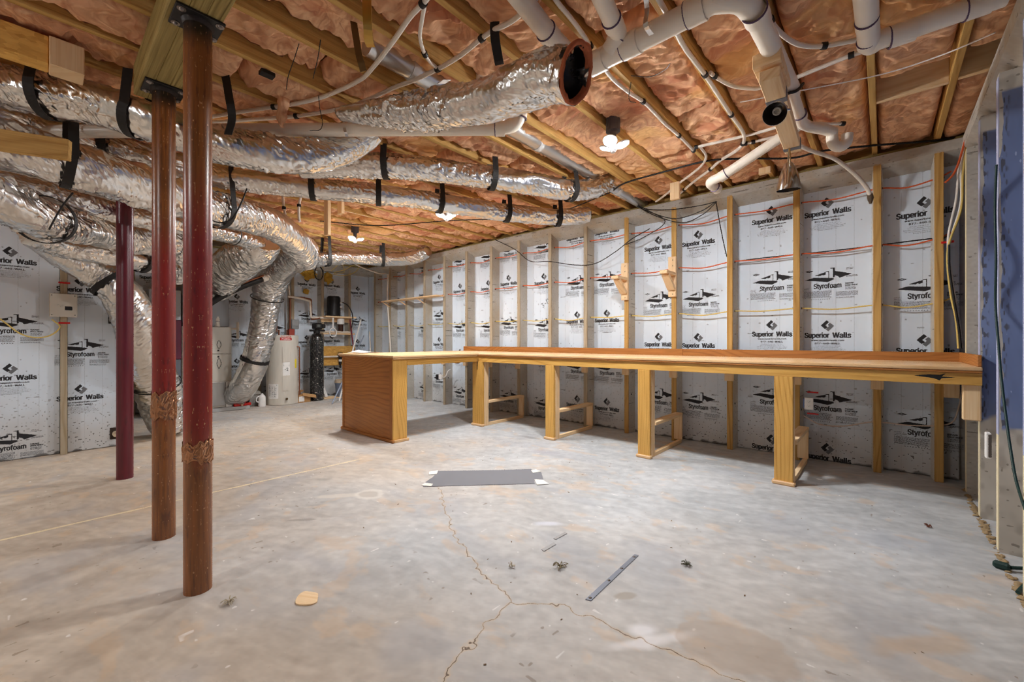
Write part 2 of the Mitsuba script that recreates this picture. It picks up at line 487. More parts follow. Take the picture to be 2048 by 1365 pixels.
def poly2d(pts):
    v, f = trimesh.creation.triangulate_polygon(Polygon(pts), engine='earcut')
    return trimesh.Trimesh(np.c_[v, np.zeros(len(v))], f, process=False)


def rects2d(rs):
    v, f = [], []
    for (x0, y0, x1, y1) in rs:
        n = len(v)
        v += [(x0, y0, 0), (x1, y0, 0), (x1, y1, 0), (x0, y1, 0)]
        f += [(n, n + 1, n + 2), (n, n + 2, n + 3)]
    return trimesh.Trimesh(np.array(v, float), np.array(f), process=False)


def text2d(s, cap, width=None, x=0.0, y=0.0, bold=False, center=False):
    m = flat(meshkit.text_mesh(s, cap, 0.001, bold))
    w = m.bounds[1][0] - m.bounds[0][0]
    m.apply_translation([-m.bounds[0][0], 0, -m.vertices[:, 2].max()])
    if width:
        m.apply_scale([width / w, 1, 1])
        w = width
    m.apply_translation([x - (w / 2 if center else 0), y, 0])
    return m


def placed(mesh, o, right, up):
    return frame_to(mesh, o, unit(right), unit(up), np.cross(unit(right), unit(up)))


# ------------------------------------------------------------------ the shell of the basement
XR, XRP, YB, YBP = 0.49, 0.65, 5.02, 5.19        # stud fronts and foam faces of the right and back walls
XL, XLP, YJ = -6.42, -6.5, 0.72                  # left wall; it steps back at YJ
XF, XFP = -8.97, -9.13                           # far wall behind the furnace
YN = -4.0
TOP = 2.86
ZJ, HJ = 2.90, 0.235                             # underside and height of the joists
struct('floor', bx(-9.3, 0.8, YN - 0.2, 5.4, -0.15, 0.0), FLOOR)
struct('ceiling', bx(-9.3, 0.8, YN - 0.2, 5.4, ZJ + HJ, ZJ + HJ + 0.04), 'pale_pine', uv=np.zeros((24, 2)))
struct('wall_back', bx(-9.3, 0.8, YBP + 0.06, YBP + 0.16, 0, ZJ + HJ), CONC)
struct('wall_right', bx(XRP + 0.02, XRP + 0.12, YN, YBP + 0.06, 0, ZJ + HJ), BLUECONC)
struct('wall_far', bx(XFP - 0.16, XFP - 0.06, YJ, YBP + 0.06, 0, ZJ + HJ), CONC)
struct('wall_left', bx(XLP - 0.16, XLP - 0.03, YN, YJ - 0.06, 0, ZJ + HJ), CONC)
struct('wall_return', bx(XFP - 0.1, XLP - 0.03, YJ - 0.06, YJ, 0, ZJ + HJ), CONC)
struct('wall_front', bx(-6.6, 0.8, YN - 0.1, YN, 0, ZJ + HJ), CONC)


# ---- prints of the foam boards
def logo():
    # two interlocking angular hooks that form a diamond
    a = [(-0.052, 0.0), (0.0, 0.056), (0.016, 0.038), (-0.016, 0.004), (0.0, -0.014), (0.018, 0.006), (0.006, 0.019), (0.018, 0.030), (0.036, 0.010), (0.0, -0.030), (-0.014, -0.014), (-0.026, -0.026)]
    d = poly2d([(-0.052, 0.004), (-0.006, 0.056), (0.014, 0.036), (-0.016, 0.004), (0.003, -0.016), (-0.020, -0.032)])
    g = poly2d([(0.054, -0.002), (0.022, 0.030), (0.002, 0.010), (0.014, -0.004), (-0.014, -0.034), (0.008, -0.056)])
    return d, g


LOGO_D, LOGO_G = logo()
for m_ in (LOGO_D, LOGO_G):
    m_.apply_translation([0.187, 0.118, 0])


def fine_print(lines, cx, y, h, gap, center=True, x0=0.0):
    ms = []
    for i, (t, w) in enumerate(lines):
        ms.append(text2d(t, h, w, cx if center else x0, y - i * gap, center=center))
    return ms


def heavy(s, cap, width, x, fat, y=0.0):
    """Extra heavy condensed lettering: the bold strokes laid out twice, a little apart."""
    ms = [text2d(s, cap, width - 2 * fat, x, y, True), text2d(s, cap, width - 2 * fat, x + fat, y, True), text2d(s, cap, width - 2 * fat, x + 2 * fat, y, True)]
    return cat(*ms)


def seal_print():
    """The maker's mark, web address, telephone number and conformity lines."""
    ms = [LOGO_D, heavy('Superior', 0.050, 0.204, 0.0, 0.0022), heavy('Walls', 0.050, 0.146, 0.226, 0.0022), text2d('TM', 0.006, None, 0.374, 0.046),
          heavy('www.superiorwalls.com', 0.0155, 0.262, 0.056, 0.0006, -0.034), heavy('877-440-WALL', 0.0175, 0.205, 0.084, 0.0008, -0.066)]
    small = fine_print([('Complies with UBC 26-3, UL 1715', 0.20), ('BOCA-ES Research Report No. 21-72', 0.22), ('HUD Structural Engineering Bulletin 1117 Rev. 9', 0.28), ('For any questions, refer to the Superior Walls', 0.26), ('Builder Guideline Booklet', 0.15)], 0.187, -0.087, 0.0085, 0.0155)
    return cat(*ms), cat(LOGO_G, *small)


def foam_print():
    """The trade name under the drawing of buildings on a dark slab, with the notices beside and below it."""
    shapes = [[(85, 785), (165, 763), (262, 772), (330, 778), (350, 790), (290, 815)], [(350, 712), (500, 750), (392, 782), (380, 765), (352, 755)], [(312, 680), (352, 680), (352, 770), (336, 776), (336, 690), (312, 686)],
              [(272, 711), (302, 708), (302, 775), (296, 775), (296, 716), (272, 716)], [(170, 745), (272, 716), (272, 740), (250, 748), (235, 740), (225, 750), (200, 748)]]
    shape = unary_union([Polygon([((x - 163) * 0.0009, (870 - y) * 0.00102 - 0.002) for x, y in q]).buffer(0) for q in shapes])
    ms = [trimesh.util.concatenate([poly2d(list(g.exterior.coords)[:-1]) for g in getattr(shape, 'geoms', [shape])])]
    ms.append(heavy('Styrofoam', 0.048, 0.222, 0.0, 0.0013, -0.006))
    dia = Polygon([(-0.072, 0.172), (-0.036, 0.184), (0.0, 0.172), (-0.036, 0.160)])
    inn = Polygon([(-0.056, 0.172), (-0.036, 0.178), (-0.016, 0.172), (-0.036, 0.166)])
    ring = dia.difference(inn)
    vv, ff = trimesh.creation.triangulate_polygon(ring, engine='earcut')
    ms.append(trimesh.Trimesh(np.c_[vv, np.zeros(len(vv))], ff, process=False))
    ms.append(text2d('DOW', 0.008, 0.026, -0.036, 0.168, True, True))
    ms += [heavy('SQUARE', 0.013, 0.066, 0.248, 0.0008, 0.024), heavy('EDGE WIDE', 0.013, 0.096, 0.248, 0.0008, 0.004)]
    r = np.random.default_rng(3)
    bars = []

    def para(x0, x1, y, n, gap, h):
        for i in range(n):
            x = x0
            while x < x1 - 0.004:
                w = min(r.uniform(0.006, 0.022), x1 - x)
                bars.append((x, y - i * gap, x + w, y - i * gap + h))
                x += w + 0.003
            if r.random() < 0.2:
                bars.pop()
    para(-0.09, 0.146, -0.036, 8, 0.0088, 0.0046)
    para(0.180, 0.345, -0.052, 5, 0.0088, 0.0046)
    para(0.180, 0.320, -0.104, 2, 0.0088, 0.004)
    para(0.250, 0.330, -0.010, 3, 0.010, 0.005)
    para(0.258, 0.310, 0.176, 2, 0.012, 0.006)
    para(0.256, 0.345, 0.102, 2, 0.010, 0.006)
    para(-0.09, -0.036, 0.006, 3, 0.014, 0.004)
    for i in range(9):
        bars.append((-0.02 + i * 0.018, -0.118, -0.012 + i * 0.018, -0.110))
    return cat(*ms), rects2d(bars)


SEAL_D, SEAL_G = seal_print()
FOAM_D, FOAM_G = foam_print()
PR = {}
for nm_, me_, ma_ in (('seal_d', SEAL_D, DARK), ('seal_g', SEAL_G, GREYP), ('foam_d', FOAM_D, DARK), ('foam_g', FOAM_G, GREYP)):
    PR[nm_] = mikit.ply(me_, ma_)


def put_print(panel, kind, o, right, s=1.0):
    """One printed mark of a panel: lettering plus small print."""
    R_, U_ = unit(right), np.array([0, 0, 1.0])
    N_ = np.cross(R_, U_)
    M = np.eye(4)
    M[:3, 0], M[:3, 1], M[:3, 2], M[:3, 3] = R_ * s, U_ * s, N_, o
    for sfx, nm in (('_d', 'print'), ('_g', 'small_print')):
        scene[key_for(nm, panel)] = {**PR[kind + sfx], 'to_world': T(M.tolist())}


def foam_panel(wall, x0, x1, zt, place, n):
    """A foam board, x0..x1 along the wall; place(mesh) takes it from wall coordinates (along, height, out) to the room."""
    m = rbox(x1 - x0, zt, 0.03, 0.004)
    m.apply_translation([(x0 + x1) / 2, zt / 2 + 0.004, -0.015])
    uv = np.stack([m.vertices[:, 0] - x0, np.full(len(m.vertices), n * 3.7)], 1)
    k = key_for('foam_panel', wall)
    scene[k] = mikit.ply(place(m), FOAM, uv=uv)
    return k


def back_place(m):
    return frame_to(m, [0, YBP, 0], [1, 0, 0], [0, 0, 1], [0, -1, 0])


def far_place(m):
    return frame_to(m, [XFP, 0, 0], [0, 1, 0], [0, 0, 1], [1, 0, 0])


def left_place(m):
    return frame_to(m, [XLP, 0, 0], [0, 1, 0], [0, 0, 1], [1, 0, 0])


STUD_X = [-7.992 + 0.6096 * (k - 1) for k in range(15)] + [0.325]     # left edges of the stud fronts along the back wall
SW = 0.057


def stud_mesh(x0, depth, zt):
    v = np.array([[x0, 0, 0], [x0 + SW, 0, 0], [x0 + SW + 0.012, 0, -depth], [x0 - 0.012, 0, -depth]])
    v = np.vstack([v, v + [0, zt, 0]])
    return trimesh.convex.convex_hull(v)


for i, x0 in enumerate(STUD_X):
    s = struct('stud', back_place(stud_mesh(x0, YBP - YB - 0.018, 2.80).apply_translation([0, 0, YBP - YB - 0.018])), CONC, 'wall_back')
    nm = back_place(bx(x0 + 0.001, x0 + SW - 0.001, 0.002, 2.79, YBP - YB - 0.018, YBP - YB, 0.002))
    obj('nailing_strip', nm, JOIST if i >= 10 else NAILER, s, uv=wuv(nm, (0, 0, 1)))
    holes = []
    for z in (0.5, 1.52, 2.06, 2.58):
        holes.append(cyl([x0 + SW + 0.0035, YB + 0.075, z], [x0 + SW + 0.009, YB + 0.075, z], 0.010, 10))
    obj('wire_hole', cat(*holes), BLACK, s)
ends = STUD_X + [XR]
sl = {1: 838, 2: 866.6, 3: 907, 4: 961.5, 5: 1001, 6: 1069, 7: 1133, 8: 1189.9, 9: 1289, 10: 1364.6, 11: 1504, 12: 1609, 13: 1792}
ph = {0: 0.86, 1: 0.88, 2: 1.10, 3: 0.87, 4: 0.86, 5: 0.90, 6: 0.85, 7: 0.231, 8: 0.232, 9: 1.122, 10: 1.112, 11: 0.02, 12: 0.003, 13: 1.077}
sl[0] = 780
sl = {k: v for k, v in sl.items()}
BACK_PANELS = {}
prev = XF - 0.1
for i, x1 in enumerate(ends):
    a, b = prev + 0.004, x1 - 0.004
    if i == 0:
        a = XFP
    p = foam_panel('wall_back', a, b, 2.70, back_place, i)
    BACK_PANELS[i] = p
    prev = x1 + SW
# STUD_X[k] has fit index k-1, so the bay between fit studs k and k+1 is panel k+2
for k in sl:
    pan = BACK_PANELS[k + 2]
    x = float(at_y(sl[k], 600, YBP)[0])
    for n in (-1, 0, 1, 2):
        z = ph[k] + 1.22 * n
        if -0.03 < z < 2.70:
            put_print(pan, 'seal', [x, YBP - 0.0012, z], (1, 0, 0))
        zs = z + 0.498
        if -0.03 < zs < 2.66:
            put_print(pan, 'foam', [x + 0.076, YBP - 0.0012, zs], (1, 0, 0))
m_ = placed(text2d('3-D', 0.085, 0.17, 0, 0), [0, 0, 0], (1, 0, 0), (0, 0, 1))
m_ = text2d('3-D', 0.075, 0.16)
th_ = math.radians(33)
obj('handwriting', placed(m_, [-3.95, YBP - 0.0016, 1.70], (math.cos(th_), 0, math.sin(th_)), (-math.sin(th_), 0, math.cos(th_))), DARK, BACK_PANELS[8], label='hand-written black marker lettering')

prof = Polygon([(YB, TOP), (YB, 2.775), (YBP + 0.005, 2.69), (YBP + 0.06, 2.69), (YBP + 0.06, TOP)])


def prism_x(poly, x0, x1):
    m = trimesh.creation.extrude_polygon(poly, x1 - x0, engine='earcut')
    return frame_to(m, [x0, 0, 0], [0, 1, 0], [0, 0, 1], [1, 0, 0])


struct('top_beam', prism_x(prof, -9.2, XR + 0.1), CONC, 'wall_back')
board('sill_plate', bx(-9.2, XRP, YB + 0.06, YBP + 0.05, TOP, ZJ), (1, 0, 0), TREAT, 'wall_back')
board('rim_board', bx(-9.2, XRP, YBP + 0.02, YBP + 0.058, ZJ, ZJ + HJ), (1, 0, 0), JOIST, 'wall_back')

# ---- right wall
for y1 in (4.86, 4.25, 3.64, 3.03, 2.42, 1.81, 0.6, -0.6):
    v = np.array([[XR, y1], [XR, y1 - 0.055], [XRP + 0.02, y1 - 0.07], [XRP + 0.02, y1 + 0.012]])
    vv = np.vstack([np.c_[v, np.zeros(4)], np.c_[v, np.full(4, 2.70)]])
    s = struct('stud', trimesh.convex.convex_hull(vv), CONC if y1 > 4.5 else BLUECONC, 'wall_right')
    zc = 2.68 if y1 > 4.5 else 0.66
    obj('nailing_strip', bx(XR - 0.004, XR + 0.002, y1 - 0.054, y1 - 0.001, 0.01, zc, 0.001), paint(204, 192, 160, 0.8), s)
    if y1 < 4.5:
        obj('nailing_strip', bx(XR - 0.004, XR + 0.002, y1 - 0.054, y1 - 0.001, zc + 0.001, 2.68, 0.001), paint(158, 162, 188, 0.7), s)
prof = Polygon([(XR, TOP), (XR, 2.76), (XRP + 0.02, 2.62), (XRP + 0.02, TOP)])
m_ = trimesh.creation.extrude_polygon(prof, YB + 0.05 - YN, engine='earcut')
struct('top_beam', frame_to(m_, [0, YB + 0.05, 0], [1, 0, 0], [0, 0, 1], [0, -1, 0]), CONC, 'wall_right')
board('sill_plate', bx(XR + 0.06, XRP + 0.02, YN, YBP, TOP, ZJ), (0, 1, 0), TREAT, 'wall_right')

# ---- left wall
LS = [0.155, 0.725 - 0.05, -0.455, -1.065, -1.675]
for y0 in LS:
    nm = bx(XLP, XL, y0, y0 + 0.05, 0.0, 2.72)
    board('stud', nm, (0, 0, 1), NAILER, 'wall_left')
for i, (a, b) in enumerate(((0.207, 0.672), (-0.403, 0.153), (-1.013, -0.457), (-1.623, -1.067))):
    p = foam_panel('wall_left', a, b, 2.72, left_place, 30 + i)
    y0, z0 = {0: (0.128, 0.555), 1: (-0.362, 0.80), 2: (-0.98, 0.2), 3: (-1.6, 0.6)}[i]
    for n in (-1, 0, 1):
        z = z0 + 1.165 * n
        if z > -0.03:
            put_print(p, 'seal', [XLP + 0.0012, y0, z], (0, 1, 0), 0.955)
        if -0.03 < z + 0.475 < 2.6:
            put_print(p, 'foam', [XLP + 0.0012, y0 + 0.072, z + 0.475], (0, 1, 0), 0.955)
struct('top_beam', bx(XLP - 0.03, XL, YN, YJ - 0.02, 2.72, TOP), CONC, 'wall_left')

# ---- far wall
FS = [4.66 - SW - 0.605 * k for k in range(7)]
for y0 in FS:
    v = np.array([[XF, y0], [XF, y0 + SW], [XFP, y0 + SW + 0.012], [XFP, y0 - 0.012]])
    s = struct('stud', trimesh.convex.convex_hull(np.vstack([np.c_[v, np.zeros(4)], np.c_[v, np.full(4, 2.8)]])), CONC, 'wall_far')
    nm = bx(XF - 0.001, XF + 0.014, y0 + 0.001, y0 + SW - 0.001, 0, 2.78)
    obj('nailing_strip', nm, NAILER, s, uv=wuv(nm, (0, 0, 1)))
prev = YBP
for i, y0 in enumerate(FS):
    p = foam_panel('wall_far', y0 + SW + 0.004, prev - 0.004, 2.70, far_place, 50 + i)
    prev = y0
    yy, zz = {0: (4.73, 2.28), 1: (4.12, 2.386), 2: (3.58, 2.362), 3: (2.93, 2.06), 4: (2.30, 1.91), 5: (1.7, 1.3), 6: (1.1, 1.0)}[i]
    for n in (-2, -1, 0, 1):
        z = zz + 1.22 * n
        if -0.03 < z < 2.68:
            put_print(p, 'seal', [XFP + 0.0012, yy, z], (0, 1, 0))
        if -0.03 < z + 0.498 < 2.6:
            put_print(p, 'foam', [XFP + 0.0012, yy + 0.076, z + 0.498], (0, 1, 0))
struct('top_beam', bx(XFP - 0.06, XF, YJ, YBP, 2.70, TOP), CONC, 'wall_far')
board('sill_plate', bx(XFP - 0.06, XF - 0.03, YJ, YBP, TOP, ZJ), (0, 1, 0), TREAT, 'wall_far')

# ---- joists, blocking and the batts between them
JX = [-0.075 - 0.4034 * k for k in range(-1, 22)]
for x0 in JX:
    board('joist', bx(x0, x0 + 0.038, YN, YBP + 0.02, ZJ, ZJ + HJ, 0.003), (0, 1, 0), JOIST, 'ceiling')
for (xa, xb, y) in ((JX[1] + 0.038, JX[0], 4.0), (JX[0] + 0.038, XR + 0.06, 3.98)):
    board('blocking', bx(xa, xb, y - 0.019, y + 0.019, ZJ + 0.002, ZJ + 0.2), (1, 0, 0), PINE, 'ceiling')


def batt(xa, xb, ya, yb, zb, seed):
    ds = 0.022
    nx, ny = max(8, int((xb - xa) / ds)), max(8, int((yb - ya) / ds))
    X, Y = np.meshgrid(np.linspace(xa, xb, nx), np.linspace(ya, yb, ny))
    P = np.stack([X, Y, np.full_like(X, seed * 1.37)], -1)
    z = zb + (meshkit.fbm(P * [3.0, 2.2, 1], 3, 1) - 0.5) * 0.10
    w = meshkit.fbm(P * 3, 2, 9)[..., None] * [0.5, 0.7, 0]
    rd = np.abs(meshkit.fbm((P + w) * [6, 12, 1], 4, 4) - 0.5)
    z = z - 0.045 * (1 - np.clip(rd * 5, 0, 1)) - (meshkit.fbm((P + w) * [26, 34, 1], 3, 6) - 0.5) * 0.022
    ex = np.minimum((X - xa), (xb - X)) / 0.05
    ey = np.minimum((Y - ya), (yb - Y)) / 0.09
    e = np.clip(np.minimum(ex, ey), 0, 1)
    z = z + (1 - e) ** 2 * 0.06
    z[0], z[-1] = z[0] + 0.08, z[-1] + 0.08
    z[:, 0] += 0.05
    z[:, -1] += 0.05
    z = np.clip(z, ZJ + 0.001, ZJ + HJ - 0.01)
    jit = (meshkit.noise(P * 40, 3) - 0.5) * 0.006
    v = np.stack([np.clip(X + jit, xa, xb), Y + jit, z], -1).reshape(-1, 3)
    i, j = np.meshgrid(np.arange(ny - 1), np.arange(nx - 1), indexing='ij')
    q = np.stack([i * nx + j, (i + 1) * nx + j, (i + 1) * nx + j + 1, i * nx + j + 1], -1).reshape(-1, 4)
    return trimesh.Trimesh(v, np.vstack([q[:, [0, 1, 2]], q[:, [0, 2, 3]]]), process=False)


bays = [(JX[0] + 0.04, XR + 0.1)] + [(JX[k + 1] + 0.04, JX[k] - 0.002) for k in range(len(JX) - 1)]
for bi, (xa, xb) in enumerate(bays):
    if xa < XFP:
        continue
    y = -1.6 + 0.37 * ((bi * 5) % 4)
    cuts = [YN, y]
    while y < YBP - 0.8:
        y += 1.2 + 0.9 * ((bi * 7 + len(cuts) * 3) % 5) / 4
        cuts.append(min(y, YBP - 0.03))
    if bi < 2:
        cuts = [YN, -0.2, 1.7, 3.74, -9, 4.04]
    if cuts[-1] < YBP - 0.05:
        cuts.append(YBP - 0.03)
    for a, b in zip(cuts[:-1], cuts[1:]):
        if a == -9 or b - a < 0.1:
            continue
        zb = (2.965 if xa > -1.7 else 2.98 if xa > -3.2 else 2.948) + 0.014 * (((bi * 13 + int(a * 10)) % 5) / 2 - 1)
        obj('insulation_batt', batt(xa, xb, a + 0.006, b - 0.006, zb, bi * 3 + a), BATT, 'ceiling', smooth=True)


# ------------------------------------------------------------------ lamps with light-emitting panels
scene['lamp_glow'] = {'type': 'diffuse', 'reflectance': {'type': 'rgb', 'value': [0.9, 0.9, 0.9]}}


def lamp(o, label, panels, r=0.055, strength=1.0):
    """A ceiling socket with folding light-emitting panels."""
    k = thing('ceiling_lamp', label, 'lamp', 'folding-panel lamps under the joists')
    o = np.asarray(o, float)
    obj('socket', turned([(0.001, 0.30), (0.055, 0.30), (0.055, 0.165), (0.03, 0.155), (0.022, 0.12), (0.022, 0.06)], o), paint(60, 56, 60, 0.5), k, smooth=35)
    obj('hub', turned([(0.001, 0.075), (0.024, 0.075), (0.028, 0.05), (0.028, 0.015), (0.016, 0.0), (0.001, 0.0)], o), WHITE, k, smooth=35)
    for (az, tilt) in panels:
        d = np.array([math.cos(az), math.sin(az), 0])
        nrm = unit(np.array([d[0] * math.sin(tilt), d[1] * math.sin(tilt), -math.cos(tilt)]))
        out = unit(np.cross(np.cross(nrm, d), nrm))
        c = o + out * 0.082 + np.array([0, 0, 0.028])
        prof_ = [(0.001, 0.010), (r * 0.9, 0.010), (r, 0.004), (r, 0.0)]
        obj('panel_housing', turned(prof_, c - nrm * 0.012, -nrm), WHITE, k, smooth=35)
        em = turned([(r * 0.97, 0.0), (r * 0.9, 0.010), (r * 0.6, 0.017), (0.0005, 0.020)], c - nrm * 0.008, nrm)
        if em.face_normals.mean(0) @ nrm < 0:
            em.invert()
        kk = obj('light_panel', em, 'lamp_glow', k, smooth=True)
        scene[kk]['emitter'] = {'type': 'area', 'radiance': {'type': 'rgb', 'value': [c_ * strength for c_ in LAMP]}}
        obj('panel_arm', cyl(o + [0, 0, 0.03], c - nrm * 0.01 - out * r * 0.8, 0.009, 8), WHITE, k)
    return k


LA, LB, LC = at_z(1226, 306, 2.67), at_z(893, 443, 2.60), at_z(710, 487, 2.67)
lamp(LA, 'bright three-panel lamp nearest the hanging bell lamps, under the joists', [(0.7, 0.35), (2.8, 0.35), (4.9, 0.35)])
lamp(LB, 'glowing lamp under the second long silver duct, in mid-ceiling', [(0.2, 0.3), (2.3, 0.3), (4.4, 0.3)], strength=0.75)
lamp(LC, 'farthest glowing lamp, above the silver duct along the far wall', [(1.0, 0.3), (3.1, 0.3), (5.2, 0.3)], strength=0.75)
if FILL_LAMPS:      # fill lamps added behind the camera to brighten the foreground
    lamp([-1.9, -2.2, 2.67], 'added fill lamp behind the camera, near the wall, brightening the foreground', [(0.2, 0.3), (2.3, 0.3), (4.4, 0.3)], strength=0.6)
    lamp([-4.6, -2.2, 2.67], 'added fill lamp behind the camera, on the furnace side', [(0.9, 0.3), (3.0, 0.3), (5.1, 0.3)], strength=0.6)


# ------------------------------------------------------------------ the long oak workbench with its return
OAKT = wood_mat('oak_top', (220, 186, 142), (196, 154, 104), 0.38, 14, 0.45)
wb = thing('workbench', 'long L-shaped oak workbench with a low back ledge, built along the studded wall', 'workbench')
X1 = XR - 0.004
board('worktop', bx(-4.215, X1, 4.06, 4.985, 0.994, 1.020, 0.006), (1, 0, 0), OAKT, wb)
board('worktop', bx(-5.56, -4.2155, 2.70, 4.985, 0.994, 1.020, 0.006), (0, 1, 0), OAKT, wb)
board('edge_moulding', bx(-4.25, X1, 4.066, 4.084, 0.978, 0.9935, 0.006), (1, 0, 0), OAKB, wb)
board('edge_moulding', bx(-4.262, -4.232, 2.725, 4.066, 0.976, 0.9935, 0.006), (0, 1, 0), OAKT, wb)
board('edge_moulding', bx(-5.545, -4.262, 2.718, 2.736, 0.976, 0.9935, 0.006), (1, 0, 0), OAKB, wb)
board('apron', bx(-4.27, X1, 4.085, 4.105, 0.897, 0.9775, 0.002), (1, 0, 0), OAK, wb)
board('apron', bx(-4.287, -4.268, 2.93, 4.0845, 0.900, 0.9755, 0.002), (0, 1, 0), OAK, wb)
board('back_ledge', bx(-5.56, -1.75, 4.987, 5.008, 0.985, 1.097, 0.003), (1, 0, 0), OAKB, wb)
board('back_ledge', bx(-1.749, X1, 4.987, 5.008, 0.985, 1.097, 0.003), (1, 0, 0), OAKB, wb)
board('side_ledge', bx(X1 - 0.02, X1, 4.10, 4.985, 1.0205, 1.097, 0.003), (0, 1, 0), OAKB, wb)
for (xa, xb) in ((-0.683, -0.551), (-1.887, -1.760), (-3.072, -2.950), (-4.36, -4.165)):
    lg = board('leg', bx(xa, xb, 4.083, 4.122, 0.03, 0.8965, 0.002), (0, 0, 1), OAK, wb)
    board('foot_moulding', bx(xa - 0.016, xb + 0.016, 4.064, 4.126, 0.0, 0.032, 0.008), (1, 0, 0), OAKT, lg)
    xr = xb - 0.002
    board('frame_post', bx(xr - 0.038, xr, 4.126, 4.215, 0.0, 0.896, 0.003), (0, 0, 1), PINE, wb)
    board('floor_rail', bx(xr - 0.038, xr, 4.2155, 4.985, 0.0, 0.040, 0.003), (0, 1, 0), PINE, wb)
    board('middle_rail', bx(xr - 0.075, xr + 0.012, 4.2155, 4.985, 0.318, 0.352, 0.003), (0, 1, 0), PINE, wb)
    board('rear_post', bx(xr - 0.08, xr + 0.01, 4.955, 4.985, 0.0405, 0.3175, 0.003), (0, 0, 1), PINE, wb)
if True:
    e = board('end_panel', bx(-5.49, -4.305, 2.742, 2.760, 0.03, 0.9755, 0.002), (1, 0, 0), OAKB, wb, label='broad darker oak end panel')
    board('corner_trim', bx(-4.34, -4.292, 2.734, 2.7415, 0.03, 0.9755, 0.002), (0, 0, 1), OAKB, e)
    board('corner_trim', bx(-5.495, -5.455, 2.734, 2.7415, 0.03, 0.9755, 0.002), (0, 0, 1), OAKB, e)
    board('base_moulding', bx(-5.51, -4.245, 2.716, 2.741, 0.0, 0.034, 0.008), (1, 0, 0), OAKB, e)
    lg = board('leg', bx(-4.291, -4.268, 2.736, 2.928, 0.03, 0.9755, 0.002), (0, 0, 1), OAK, wb)
    board('foot_moulding', bx(-4.266, -4.244, 2.742, 2.945, 0.0, 0.034, 0.008), (0, 1, 0), OAKT, lg)
    board('back_leg', bx(-5.49, -5.45, 2.762, 2.85, 0.0, 0.984, 0.002), (0, 0, 1), OAKB, wb)
m_ = trimesh.creation.extrude_polygon(Polygon([(math.cos(a) * 0.085, math.sin(a) * 0.085) for a in np.linspace(math.pi, 2 * math.pi, 15)]), 0.035, engine='earcut')
mm = frame_to(m_, [-5.3, 4.60, 0.902], [0, 1, 0], [0, 0, 1], [1, 0, 0])
board('rounded_bracket', mm, (0, 1, 0), OAKB, wb)
for k in range(4, 15):
    x0 = STUD_X[k]
    hgt = 0.17 + 0.03 * ((k * 3) % 3)
    board('support_block', bx(x0 - 0.016, x0 + SW + 0.016, 4.986, 5.0165, 0.984 - 0.06 - hgt, 0.984, 0.003), (0, 0, 1), PINE, wb)
board('support_block', bx(0.38, 0.47, 4.986, 5.0165, 0.72, 0.984, 0.003), (0, 0, 1), PINE, wb)
board('end_cleat', bx(0.40, X1, 4.11, 4.16, 0.66, 0.985, 0.006), (0, 0, 1), PINE, wb)
m_ = placed(rects2d([(0, 0, 0.012, 0.11)]), [-4.262, 4.0815, 0.80], (1, 0, 0), (0, 0, 1))
obj('dark_slot', bx(-4.268, -4.256, 4.0805, 4.0835, 0.79, 0.90, 0.0005), BLACK, wb)
m_ = poly2d([(-0.11, 0.0), (-0.03, 0.012), (0.02, 0.01), (0.05, 0.022), (0.03, 0.0), (0.10, -0.004), (0.03, -0.012), (0.02, -0.028), (-0.01, -0.014)])
obj('scorch_mark', placed(m_, [0.27, 4.0845, 0.948], (1, 0, 0), (0, 0, 1)), BLACK, wb, label='black scorch mark on the apron')
pp = []
for (u, v, h) in ((0, 0, 0.004), (0.16, 0.02, 0.045), (0.05, 0.12, 0.02), (0.30, 0.10, 0.012), (0.42, 0.04, 0.004), (0.40, 0.2, 0.004), (0.1, 0.22, 0.006), (0.25, 0.23, 0.02)):
    pp.append((u, v, h))
P_ = np.array(pp)
tri = trimesh.Trimesh(np.c_[P_[:, 1] - 5.50, P_[:, 0] + 2.80, P_[:, 2] + 1.021], [[0, 1, 2], [1, 3, 2], [3, 4, 5], [3, 5, 7], [2, 3, 7], [2, 7, 6], [0, 2, 6]], process=False)
tri = tri.subdivide().subdivide()
tri.vertices[:, 2] += 0.006 * meshkit.fbm(tri.vertices * 30, 3)
solo('folded_paper', tri, WHITE, 'crumpled white paper lying on the return of the workbench', 'paper')


